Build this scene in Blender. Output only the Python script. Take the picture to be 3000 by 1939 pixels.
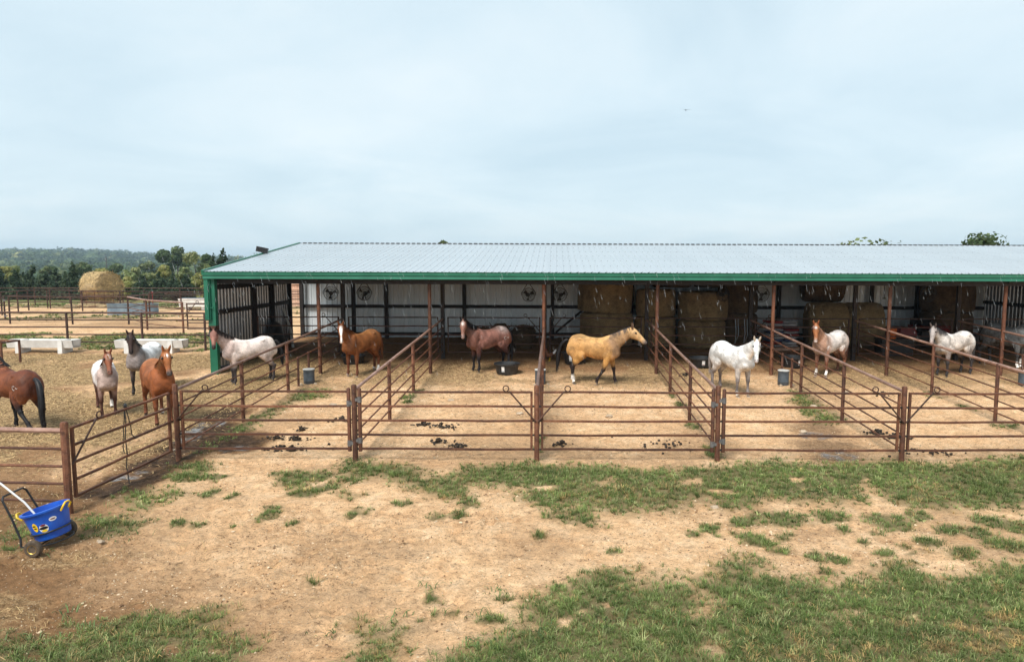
import bpy, math, random
import numpy as np
from mathutils import Vector, Matrix, kdtree
from mathutils.bvhtree import BVHTree

random.seed(7)
RNG = np.random.default_rng(11)
scene = bpy.context.scene
for _o in list(bpy.data.objects):
    bpy.data.objects.remove(_o)
COL = scene.collection
R = math.radians

# ------------------------------------------------------------------ camera
cam_data = bpy.data.cameras.new('camera')
cam = bpy.data.objects.new('camera', cam_data)
COL.objects.link(cam)
cam_data.sensor_fit = 'HORIZONTAL'
cam_data.sensor_width = 36.0
cam_data.lens = 24.0
cam_data.shift_x = -125.0 / 3000.0
cam_data.clip_start = 0.05
cam_data.clip_end = 12000.0
CAM_H = 4.2
_pitch = math.atan((1939 / 2 - 777) / 2000.0)
_F = Vector((0, math.cos(_pitch), -math.sin(_pitch)))
_R0 = Vector((1, 0, 0)); _U0 = _R0.cross(_F)
_roll = R(0.19)
_Rv = _R0 * math.cos(_roll) + _U0 * math.sin(_roll)
_Uv = _Rv.cross(_F)
cam.matrix_world = Matrix(((_Rv.x, _Uv.x, -_F.x, 0), (_Rv.y, _Uv.y, -_F.y, 0),
                           (_Rv.z, _Uv.z, -_F.z, CAM_H), (0, 0, 0, 1)))
scene.camera = cam

# ------------------------------------------------------------------ sky, sun, exposure
SUN_EL, SUN_AZ = 52.0, 205.0          # degrees; azimuth clockwise from +Y
world = bpy.data.worlds.new('World')
scene.world = world
world.use_nodes = True
wn, wl = world.node_tree.nodes, world.node_tree.links
wn.clear()
def W(t, **k):
    n = wn.new(t)
    for a, b in k.items():
        setattr(n, a, b)
    return n
w_out = W('ShaderNodeOutputWorld')
w_mix = W('ShaderNodeMixShader')
w_bg1 = W('ShaderNodeBackground'); w_bg2 = W('ShaderNodeBackground')
w_sky = W('ShaderNodeTexSky', sky_type='NISHITA', sun_disc=False)
w_sky.sun_elevation = R(SUN_EL); w_sky.sun_rotation = R(SUN_AZ)
w_sky.air_density = 1.0; w_sky.dust_density = 2.0
w_bg1.inputs['Strength'].default_value = 0.08
wl.new(w_sky.outputs[0], w_bg1.inputs['Color'])
w_tc = W('ShaderNodeTexCoord')
w_sep = W('ShaderNodeSeparateXYZ'); wl.new(w_tc.outputs['Generated'], w_sep.inputs[0])
w_add = W('ShaderNodeMath', operation='ADD'); w_add.inputs[1].default_value = 0.16
w_abs = W('ShaderNodeMath', operation='ABSOLUTE'); wl.new(w_sep.outputs['Z'], w_abs.inputs[0])
wl.new(w_abs.outputs[0], w_add.inputs[0])
w_dx = W('ShaderNodeMath', operation='DIVIDE'); w_dy = W('ShaderNodeMath', operation='DIVIDE')
wl.new(w_sep.outputs['X'], w_dx.inputs[0]); wl.new(w_add.outputs[0], w_dx.inputs[1])
wl.new(w_sep.outputs['Y'], w_dy.inputs[0]); wl.new(w_add.outputs[0], w_dy.inputs[1])
w_cmb = W('ShaderNodeCombineXYZ')
wl.new(w_dx.outputs[0], w_cmb.inputs[0]); wl.new(w_dy.outputs[0], w_cmb.inputs[1])
w_n1 = W('ShaderNodeTexNoise'); w_n1.inputs['Scale'].default_value = 0.8
w_n1.inputs['Detail'].default_value = 7.0; w_n1.inputs['Roughness'].default_value = 0.55
w_n1.inputs['Distortion'].default_value = 0.5
w_map = W('ShaderNodeMapping'); w_map.inputs['Location'].default_value = (2.6, 1.35, 0.0)
wl.new(w_cmb.outputs[0], w_map.inputs[0]); wl.new(w_map.outputs[0], w_n1.inputs['Vector'])
w_ramp = W('ShaderNodeValToRGB')
w_ramp.color_ramp.elements[0].position = 0.30
w_ramp.color_ramp.elements[0].color = (0.60, 0.75, 0.835, 1)
w_ramp.color_ramp.elements[1].position = 0.72
w_ramp.color_ramp.elements[1].color = (0.82, 0.915, 0.955, 1)
_e = w_ramp.color_ramp.elements.new(0.50); _e.color = (0.70, 0.835, 0.905, 1)
wl.new(w_n1.outputs['Fac'], w_ramp.inputs[0])
wl.new(w_ramp.outputs[0], w_bg2.inputs['Color'])
w_bg2.inputs['Strength'].default_value = 0.35
w_mix.inputs[0].default_value = 0.93
wl.new(w_bg1.outputs[0], w_mix.inputs[1]); wl.new(w_bg2.outputs[0], w_mix.inputs[2])
wl.new(w_mix.outputs[0], w_out.inputs['Surface'])

sun_data = bpy.data.lights.new('sun', 'SUN')
sun_data.energy = 1.5
sun_data.angle = R(24)
sun_data.color = (1.0, 0.955, 0.89)
sun = bpy.data.objects.new('sun', sun_data)
COL.objects.link(sun)
_sd = Vector((math.sin(R(SUN_AZ)) * math.cos(R(SUN_EL)), math.cos(R(SUN_AZ)) * math.cos(R(SUN_EL)), math.sin(R(SUN_EL))))
sun.rotation_euler = _sd.to_track_quat('Z', 'Y').to_euler()
sun.location = _sd * 60

scene.render.engine = 'CYCLES'
scene.view_settings.view_transform = 'Standard'
scene.view_settings.look = 'None'
scene.view_settings.gamma = 1.0
scene.view_settings.use_curve_mapping = False
scene.view_settings.exposure = 1.62
scene.cycles.max_bounces = 8
scene.cycles.diffuse_bounces = 6
scene.cycles.volume_bounces = 0

# ------------------------------------------------------------------ ground profile (metres)
GY = [-60, 6, 9, 11.2, 13.8, 22.4, 25, 30.4, 36, 45, 56, 75, 110, 200, 330, 520, 800, 1150, 1500, 2200]
GZ = [-.15, -.1, -.07, -.02, .17, .61, .76, .97, .97, .86, .74, .2, -2.2, -9, -14, -12, -4, 8, 16, 18]
def gz(y):
    return float(np.interp(y, GY, GZ))

# ------------------------------------------------------------------ node helpers
class NT:
    def __init__(s, name):
        s.m = bpy.data.materials.new(name); s.m.use_nodes = True
        s.n = s.m.node_tree.nodes; s.l = s.m.node_tree.links
        s.b = s.n['Principled BSDF']
        s.tc = s.n.new('ShaderNodeTexCoord')
    def node(s, t, **k):
        n = s.n.new(t)
        for a, b in k.items(): setattr(n, a, b)
        return n
    def link(s, a, b): s.l.new(a, b)
    def noise(s, scale, detail=4, rough=.6, dist=0, space='Object', stretch=None, seed=None):
        n = s.node('ShaderNodeTexNoise')
        n.inputs['Scale'].default_value = scale; n.inputs['Detail'].default_value = detail
        n.inputs['Roughness'].default_value = rough; n.inputs['Distortion'].default_value = dist
        src = s.tc.outputs[space]
        if stretch or seed:
            m = s.node('ShaderNodeMapping')
            if stretch: m.inputs['Scale'].default_value = stretch
            if seed: m.inputs['Location'].default_value = (seed, seed * .7, seed * 1.3)
            s.link(src, m.inputs[0]); src = m.outputs[0]
        s.link(src, n.inputs['Vector'])
        return n.outputs['Fac']
    def ramp(s, fac, stops):
        r = s.node('ShaderNodeValToRGB'); el = r.color_ramp.elements
        while len(el) < len(stops): el.new(0.5)
        for e, (p, c) in zip(el, stops):
            e.position = p; e.color = (c, c, c, 1) if isinstance(c, (int, float)) else (*c, 1)
        s.link(fac, r.inputs[0]); return r.outputs[0]
    def mix(s, fac, a, b, mode='MIX'):
        m = s.node('ShaderNodeMix', data_type='RGBA', blend_type=mode)
        for sock, v in ((m.inputs[0], fac), (m.inputs[6], a), (m.inputs[7], b)):
            if hasattr(v, 'is_output') or hasattr(v, 'links'): s.link(v, sock)
            elif isinstance(v, (int, float)): sock.default_value = v
            else: sock.default_value = (*v, 1)
        return m.outputs[2]
    def math(s, op, a, b=None, clamp=False):
        m = s.node('ShaderNodeMath', operation=op, use_clamp=clamp)
        for sock, v in ((m.inputs[0], a), (m.inputs[1], b)):
            if v is None: continue
            if hasattr(v, 'links'): s.link(v, sock)
            else: sock.default_value = v
        return m.outputs[0]
    def attr(s, name, out='Fac'):
        a = s.node('ShaderNodeAttribute', attribute_name=name)
        return a.outputs[out]
    def base(s, v):
        if hasattr(v, 'links'): s.link(v, s.b.inputs['Base Color'])
        else: s.b.inputs['Base Color'].default_value = (*v, 1)
    def set(s, k, v):
        if hasattr(v, 'links'): s.link(v, s.b.inputs[k])
        else: s.b.inputs[k].default_value = v
    def bump(s, h, strength=.4, dist=.02):
        b = s.node('ShaderNodeBump'); b.inputs['Strength'].default_value = strength
        b.inputs['Distance'].default_value = dist
        s.link(h, b.inputs['Height']); s.link(b.outputs[0], s.b.inputs['Normal'])

def simple(name, c1, c2, scale=6, rough=.6, metal=0.0, bump=.15, detail=5, lo=.35, hi=.68, bscale=None, rand=0.0):
    t = NT(name)
    c = t.ramp(t.noise(scale, detail), [(lo, c1), (hi, c2)])
    if rand:
        oi = t.node('ShaderNodeObjectInfo')
        c = t.mix(1.0, c, t.ramp(oi.outputs['Random'], [(0, 1 - rand), (1, 1 + rand)]), 'MULTIPLY')
    t.base(c); t.set('Roughness', rough); t.set('Metallic', metal)
    if bump: t.bump(t.noise(bscale or scale * 4, 4), bump, .01)
    return t.m

M = {}
def rust_mat(name, dark, mid, light, rough, worn):
    t = NT(name)
    n1 = t.noise(3.0, 6, .65, space='Object'); n2 = t.noise(26, 4, .7, space='Object')
    c = t.ramp(n1, [(.34, dark), (.52, mid), (.68, light)])
    c = t.mix(t.ramp(n2, [(.50, 0.0), (.66, worn)]), c, (.34, .20, .14))
    n3 = t.noise(9, 5, .75, seed=4.0); c = t.mix(t.ramp(n3, [(.56, 0.0), (.66, .7)]), c, tuple(q * .45 for q in dark))
    oi = t.node('ShaderNodeObjectInfo')
    c = t.mix(1.0, c, t.ramp(oi.outputs['Random'], [(0, .62), (1, 1.30)]), 'MULTIPLY')
    t.base(c); t.set('Roughness', t.ramp(n2, [(.3, rough), (.7, rough + .25)])); t.set('Metallic', .15)
    t.bump(n2, .25, .004)
    return t.m
M['rust'] = rust_mat('rusty_pipe', (.050, .018, .010), (.120, .042, .019), (.195, .080, .036), .55, .22)
M['rust_top'] = rust_mat('worn_sheen_top_pipe', (.16, .085, .062), (.27, .155, .115), (.36, .225, .18), .34, .65)  # paler pink on top rails: wear plus wet sky sheen painted in
M['rust_dark'] = rust_mat('dark_oxide_steel', (.009, .0065, .006), (.018, .012, .011), (.034, .021, .018), .5, .05)
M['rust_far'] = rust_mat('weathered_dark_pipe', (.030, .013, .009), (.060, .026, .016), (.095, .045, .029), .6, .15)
M['hinge'] = simple('galvanised_hinge', (.12, .12, .125), (.23, .22, .22), 20, .45, .5)
M['roof'] = simple('galvanised_roof_sheet', (.41, .455, .485), (.465, .505, .535), .6, .32, .35, 0.0, rand=.03)
M['wall_in'] = simple('white_wall_sheet', (.70, .77, .81), (.80, .85, .88), 1.2, .38, .15, .05, rand=.06)
M['end_in'] = simple('bare_galvanised_sheet', (.30, .31, .325), (.40, .41, .425), 1.4, .24, .65, .05, rand=.05)
M['green'] = simple('green_trim', (.012, .115, .066), (.020, .155, .092), 2.0, .35, .05, .05)
M['white_paint'] = simple('old_white_concrete', (.58, .56, .53), (.76, .745, .715), 3.0, .8, 0, .25, 7)
M['tub'] = simple('black_rubber', (.012, .013, .015), (.035, .036, .038), 9, .5, 0, .1)
M['pail'] = simple('blue_grey_plastic', (.040, .052, .064), (.080, .094, .108), 7, .42, 0, .1)
M['pail_lid'] = simple('pale_lid', (.45, .45, .43), (.62, .62, .59), 9, .5)
M['galv'] = simple('blue_grey_tank', (.14, .18, .22), (.22, .27, .31), 3, .4, .2, .05)
M['blue'] = simple('blue_plastic', (.004, .065, .40), (.012, .11, .54), 5, .42, 0, .10)
M['black'] = simple('black_steel', (.008, .008, .009), (.02, .02, .021), 12, .38, .1, .05)
M['yellow'] = simple('yellow_plastic', (.75, .47, .01), (.85, .56, .02), 12, .4, 0, 0)
M['white'] = simple('white_plastic', (.70, .69, .67), (.82, .81, .80), 9, .4, 0, 0)
M['orange'] = simple('orange_plastic', (.55, .10, .01), (.70, .16, .02), 6, .45)
M['red'] = simple('dull_red_paint', (.14, .010, .010), (.24, .02, .018), 6, .4)
M['brass'] = simple('brass_rim', (.42, .26, .05), (.60, .40, .10), 14, .35, .75)
M['tyre'] = simple('muddy_tyre', (.035, .026, .018), (.13, .090, .058), 9, .9, 0, .6, 7)
M['wood'] = simple('weathered_pallet_wood', (.46, .26, .18), (.62, .40, .29), 4, .8, 0, .3, rand=.15)
M['manure'] = simple('manure', (.012, .008, .005), (.050, .030, .014), 18, .7, 0, .8, 6, .3, .7)
M['stone'] = simple('pale_stone', (.30, .22, .145), (.47, .38, .28), 9, .85, 0, .4, rand=.2)
M['cage'] = simple('dull_fan_wire', (.018, .018, .018), (.04, .04, .04), 12, .45, .4, 0)
M['blade'] = simple('grey_fan_blade', (.05, .05, .05), (.10, .10, .095), 12, .4, .4, 0)
M['trunk'] = simple('bark', (.045, .034, .025), (.10, .078, .058), 5, .9, 0, .5)
M['dark_tarp'] = simple('black_tarp', (.008, .008, .009), (.022, .022, .024), 4, .5, 0, .4)
M['feather'] = simple('brown_feather', (.10, .035, .018), (.20, .085, .04), 30, .8)

def hay_mat(name, a, b, c):
    t = NT(name)
    n1 = t.noise(3.0, 7, .75); n2 = t.noise(12, 6, .85, stretch=(1, 1, 4)); n3 = t.noise(60, 3, .7)
    col = t.ramp(n2, [(.28, a), (.5, b), (.72, c)])
    col = t.mix(1.0, col, t.ramp(n1, [(.32, .42), (.5, .95), (.68, 1.25)]), 'MULTIPLY')
    t.base(col); t.set('Roughness', .95); t.bump(t.math('ADD', n2, n3), .9, .05)
    return t.m
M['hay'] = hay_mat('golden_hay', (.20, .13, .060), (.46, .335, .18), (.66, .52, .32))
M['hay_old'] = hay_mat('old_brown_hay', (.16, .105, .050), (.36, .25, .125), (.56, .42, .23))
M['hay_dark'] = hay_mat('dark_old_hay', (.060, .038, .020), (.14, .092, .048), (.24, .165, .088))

def vcol_mat(name, rough=.7, var=(.75, 1.25), nscale=8, spec=.3, subsurf=0, fine=None, bump=0, trans=0):
    t = NT(name)
    c = t.attr('Col', 'Color')
    c = t.mix(1.0, c, t.ramp(t.noise(nscale, 5, .65), [(.3, var[0]), (.7, var[1])]), 'MULTIPLY')
    if fine:
        c = t.mix(1.0, c, t.ramp(t.noise(fine, 3, .7), [(.3, .80), (.7, 1.22)]), 'MULTIPLY')
    t.base(c); t.set('Roughness', rough); t.set('Specular IOR Level', spec)
    if bump: t.bump(t.noise(fine or 40, 3, .6), bump, .004)
    if trans:
        tr = t.node('ShaderNodeBsdfTranslucent'); t.link(c, tr.inputs[0]); ms = t.node('ShaderNodeMixShader'); ms.inputs[0].default_value = trans
        t.link(t.b.outputs[0], ms.inputs[1]); t.link(tr.outputs[0], ms.inputs[2]); t.link(ms.outputs[0], t.n['Material Output'].inputs['Surface'])
    return t.m
M['grass'] = vcol_mat('grass_blades', .55, (.72, 1.28), .55, .25, trans=.35)
M['leaf'] = vcol_mat('leaves', .6, (.7, 1.3), .35, .2, trans=.4)
M['horse'] = vcol_mat('horse_coat', .62, (.74, 1.22), 6, .22, fine=40, bump=.3)
M['hair'] = vcol_mat('horse_hair', .5, (.8, 1.25), 14, .3)
M['straw'] = vcol_mat('straw_stalks', .8, (.8, 1.2), 2.0, .2)
M['gravel'] = vcol_mat('gravel_bits', .85, (.85, 1.15), 2.0, .2)
M['eye'] = simple('dark_eye', (.006, .004, .003), (.010, .007, .005), 10, .12, 0, 0)

# ------------------------------------------------------------------ mesh helpers
class MB:
    def __init__(s): s.v = []; s.f = []; s.mi = []; s.cur = 0
    def _add(s, vs, fs):
        o = len(s.v); s.v += [tuple(map(float, p)) for p in vs]
        s.f += [tuple(o + i for i in f) for f in fs]; s.mi += [s.cur] * len(fs)
        return s
    def box(s, c, size, rot=None, taper=None):
        hx, hy, hz = (q / 2 for q in size)
        P = [Vector((x * hx, y * hy, z * hz)) for z in (-1, 1) for y in (-1, 1) for x in (-1, 1)]
        if taper:
            for i in range(4, 8): P[i].x *= taper[0]; P[i].y *= taper[1]
        if rot is not None: P = [rot @ p for p in P]
        c = Vector(c)
        return s._add([p + c for p in P], [(0, 2, 3, 1), (4, 5, 7, 6), (0, 1, 5, 4), (2, 6, 7, 3), (0, 4, 6, 2), (1, 3, 7, 5)])
    def bbox(s, a, b):
        return s.box([(p + q) / 2 for p, q in zip(a, b)], [abs(q - p) for p, q in zip(a, b)])
    def beam(s, a, b, w, h, up=(0, 0, 1)):
        a, b = Vector(a), Vector(b); d = (b - a); L = d.length; d.normalize()
        u = Vector(up); x = d.cross(u)
        if x.length < 1e-4: x = d.cross(Vector((1, 0, 0)))
        x.normalize(); u = x.cross(d)
        rot = Matrix((d, x, u)).transposed()
        return s.box((a + b) / 2, (L, w, h), rot)
    def tube(s, pts, r, n=8, cap=True, closed=False, ph=0.0):
        P = [Vector(p) for p in pts]; m = len(P)
        rr = r if isinstance(r, (list, tuple)) else [r] * m
        vs = []; fs = []; N = None
        for i in range(m):
            if closed: T = (P[(i + 1) % m] - P[i - 1]).normalized()
            else: T = (P[min(i + 1, m - 1)] - P[max(i - 1, 0)]).normalized()
            if N is None:
                N = T.cross(Vector((0, 0, 1)))
                if N.length < 1e-3: N = T.cross(Vector((1, 0, 0)))
            N = (N - T * N.dot(T)).normalized(); B = T.cross(N)
            for k in range(n):
                a = 2 * math.pi * k / n + ph
                vs.append(P[i] + (N * math.cos(a) + B * math.sin(a)) * rr[i])
        for i in range(m if closed else m - 1):
            j = (i + 1) % m
            for k in range(n):
                k2 = (k + 1) % n
                fs.append((i * n + k, i * n + k2, j * n + k2, j * n + k))
        if cap and not closed:
            fs.append(tuple(range(n - 1, -1, -1))); fs.append(tuple((m - 1) * n + k for k in range(n)))
        return s._add(vs, fs)
    def lathe(s, prof, n=20, origin=(0, 0, 0), rot=None, jitter=0, rnd=None):
        vs = []; fs = []; o = Vector(origin)
        for (r, z) in prof:
            for k in range(n):
                a = 2 * math.pi * k / n
                q = r * (1 + (rnd.uniform(-jitter, jitter) if jitter else 0))
                p = Vector((q * math.cos(a), q * math.sin(a), z))
                if rot is not None: p = rot @ p
                vs.append(p + o)
        m = len(prof)
        for i in range(m - 1):
            for k in range(n):
                k2 = (k + 1) % n
                fs.append((i * n + k, i * n + k2, (i + 1) * n + k2, (i + 1) * n + k))
        if prof[0][0] > 1e-6: fs.append(tuple(range(n - 1, -1, -1)))
        if prof[-1][0] > 1e-6: fs.append(tuple((m - 1) * n + k for k in range(n)))
        return s._add(vs, fs)
    def blob(s, c, r, seed=0, sub=2, rough=.18, sc=(1, 1, 1)):
        import bmesh
        bm = bmesh.new(); bmesh.ops.create_icosphere(bm, subdivisions=sub, radius=1)
        rn = random.Random(seed); c = Vector(c)
        vs = [Vector((v.co.x * sc[0], v.co.y * sc[1], v.co.z * sc[2])) * r * (1 + rn.uniform(-rough, rough)) + c for v in bm.verts]
        fs = [tuple(v.index for v in f.verts) for f in bm.faces]; bm.free()
        return s._add(vs, fs)
    def mesh(s, name, mats, smooth=False):
        me = bpy.data.meshes.new(name); me.from_pydata(s.v, [], s.f)
        for m in (mats if isinstance(mats, (list, tuple)) else [mats]):
            me.materials.append(M[m] if isinstance(m, str) else m)
        if len(set(s.mi)) > 1: me.polygons.foreach_set('material_index', s.mi)
        if smooth:
            me.polygons.foreach_set('use_smooth', [True] * len(me.polygons))
            try: me.set_sharp_from_angle(angle=R(40))
            except Exception: pass
        me.update(); return me
    def build(s, name, mats, parent=None, smooth=False):
        return link(name, s.mesh(name, mats, smooth), parent)

def link(name, me, parent=None):
    o = bpy.data.objects.new(name, me); COL.objects.link(o)
    if parent is not None: o.parent = parent
    return o
def tag(o, label=None, cat=None, group=None, kind=None):
    if label: o['label'] = label
    if cat: o['category'] = cat
    if group: o['group'] = group
    if kind: o['kind'] = kind
    return o
def thing(name, label, cat, loc=(0, 0, 0), rz=0.0, group=None):
    o = bpy.data.objects.new(name, None); COL.objects.link(o)
    o.empty_display_size = .2
    o.location = loc; o.rotation_euler = (0, 0, rz)
    return tag(o, label, cat, group)
KIDS = {}
def copy_tree(o, parent=None):
    c = o.copy(); COL.objects.link(c)
    if parent is not None: c.parent = parent
    for ch in [q for q in COL.objects if q.parent == o]: copy_tree(ch, c)
    return c

def np_mesh(name, V, F, mat, col=None, attrs=None, smooth=False):
    """V (n,3), F (m,3|4) arrays -> mesh, quickly"""
    me = bpy.data.meshes.new(name); k = F.shape[1]
    me.vertices.add(len(V)); me.vertices.foreach_set('co', np.asarray(V, np.float32).ravel())
    me.loops.add(F.size); me.loops.foreach_set('vertex_index', np.asarray(F, np.int32).ravel())
    me.polygons.add(len(F)); me.polygons.foreach_set('loop_start', np.arange(0, F.size, k, dtype=np.int32))
    try: me.polygons.foreach_set('loop_total', np.full(len(F), k, dtype=np.int32))
    except Exception: pass
    if smooth: me.polygons.foreach_set('use_smooth', np.ones(len(F), dtype=bool))
    me.update(calc_edges=True)
    if col is not None:
        a = me.color_attributes.new('Col', 'FLOAT_COLOR', 'POINT')
        c = np.ones((len(V), 4), np.float32); c[:, :3] = col
        a.data.foreach_set('color', c.ravel())
    for n, arr in (attrs or {}).items():
        a = me.attributes.new(n, 'FLOAT', 'POINT'); a.data.foreach_set('value', np.asarray(arr, np.float32))
    me.materials.append(M[mat] if isinstance(mat, str) else mat)
    return me

_TAB = np.random.default_rng(5).random((256, 256))
def vnoise(x, y):
    xi = np.floor(x).astype(int); yi = np.floor(y).astype(int)
    fx = x - xi; fy = y - yi; fx = fx * fx * (3 - 2 * fx); fy = fy * fy * (3 - 2 * fy)
    a = _TAB[xi & 255, yi & 255]; b = _TAB[(xi + 1) & 255, yi & 255]
    c = _TAB[xi & 255, (yi + 1) & 255]; d = _TAB[(xi + 1) & 255, (yi + 1) & 255]
    return (a * (1 - fx) + b * fx) * (1 - fy) + (c * (1 - fx) + d * fx) * fy
def fbm(x, y, o=4):
    s = 0; a = .5
    for i in range(o):
        s = s + a * vnoise(x + 17.3 * i, y + 9.1 * i); x = x * 2.03; y = y * 2.03; a *= .5
    return s / (1 - .5 ** o)

POLYS = {
 'A': [(-1.31, 7.05), (-1.1, 7.19), (-0.87, 7.43), (-0.65, 7.68), (-0.39, 8.04), (-0.48, 8.24), (-0.45, 8.42), (-0.15, 8.59), (0.27, 8.95), (0.37, 9.15), (0.66, 9.29), (1.19, 9.25), (1.05, 8.85), (1.29, 8.95), (1.63, 9.31), (1.8, 9.15), (2.24, 9.01), (2.37, 9.37), (2.65, 9.68), (2.9, 9.68), (3.05, 9.52), (2.89, 9.15), (3.18, 9.01), (3.54, 8.97), (3.86, 9.07), (4.33, 8.97), (4.45, 9.33), (4.92, 9.6), (5.31, 9.48), (5.18, 9.07), (5.57, 9.17), (5.98, 9.39), (6.8, 9.5), (22.0, 9.5), (22.0, 2.0), (-1.4, 2.0)],
 'B': [(-4.38, 13.39), (-4.39, 13.74), (-4.13, 13.84), (-3.46, 13.68), (-2.8, 13.56), (-2.38, 13.13), (-2.08, 12.95), (-2.02, 13.41), (-1.69, 13.56), (-0.86, 13.64), (-0.38, 13.7), (0.53, 13.58), (1.55, 13.41), (2.59, 13.45), (3.47, 13.66), (4.45, 13.9), (5.49, 13.82), (6.93, 13.88), (7.36, 13.88), (8.28, 13.76), (9.15, 14.02), (9.95, 14.14), (22.0, 14.14), (22.0, 11.48), (8.15, 11.48), (7.47, 11.54), (6.92, 11.41), (6.4, 11.54), (5.91, 11.76), (5.89, 12.44), (5.67, 12.04), (5.45, 11.68), (5.03, 11.52), (4.75, 11.88), (4.27, 11.74), (3.79, 11.96), (3.54, 11.52), (3.09, 11.39), (2.77, 11.52), (2.79, 11.88), (2.15, 11.37), (1.64, 11.5), (1.36, 11.17), (0.8, 11.37), (0.71, 10.87), (0.37, 10.73), (-0.02, 10.93), (-0.14, 11.35), (0.4, 11.5), (-0.14, 11.48), (-0.63, 11.78), (-0.77, 12.08), (-0.66, 12.38), (-1.49, 12.46), (-1.36, 11.84), (-1.73, 11.84), (-2.04, 11.9), (-2.47, 12.22), (-2.98, 12.53), (-3.45, 12.85), (-3.71, 12.61), (-3.96, 12.36), (-4.18, 12.85)],
 'C1': [(-9.19, 10.97), (-8.65, 10.85), (-7.99, 10.79), (-7.75, 10.46), (-8.3, 10.26), (-8.73, 10.4)],
 'C2': [(-7.97, 10.97), (-7.64, 11.19), (-7.02, 11.13), (-6.7, 10.87), (-6.73, 10.47), (-7.09, 10.28), (-7.59, 10.46)],
 'C3': [(-7.77, 11.86), (-7.82, 12.24), (-7.48, 12.42), (-6.95, 12.26), (-6.57, 12.02), (-6.82, 11.8), (-6.86, 11.45), (-7.01, 11.31), (-7.48, 11.58)],
 'C4': [(-7.76, 13.37), (-7.82, 13.84), (-7.11, 13.56), (-6.72, 13.33), (-6.78, 12.91), (-7.27, 13.09)],
 'D': [(-6.36, 7.47), (-5.88, 7.5), (-5.63, 7.54), (-5.42, 7.7), (-5.12, 8.0), (-5.01, 8.1), (-4.63, 8.02), (-4.52, 8.14), (-4.12, 8.02), (-3.84, 7.78), (-3.66, 7.56), (-3.36, 7.43), (-3.04, 2.0), (-14.0, 2.0), (-14.0, 7.47)],
 'E': [(-2.45, 7.9), (-2.26, 7.82), (-1.99, 7.72), (-1.73, 7.64), (-1.69, 7.37), (-1.71, 7.03), (-1.71, 4.0), (-2.5, 4.0), (-2.3, 7.03), (-2.18, 7.37)],
 'P1': [(-7.71, 14.18), (-7.75, 15.13), (-7.76, 16.49), (-7.55, 17.6), (-7.57, 19.29), (-7.59, 20.12), (-6.78, 20.14), (-6.53, 19.09), (-7.18, 18.51), (-7.2, 16.97), (-7.27, 15.78), (-7.48, 14.3)],
 'P4': [(7.06, 20.34), (7.42, 19.9), (7.27, 17.98), (7.26, 16.67), (6.52, 16.51), (6.44, 17.44), (6.63, 19.07)],
}
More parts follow.
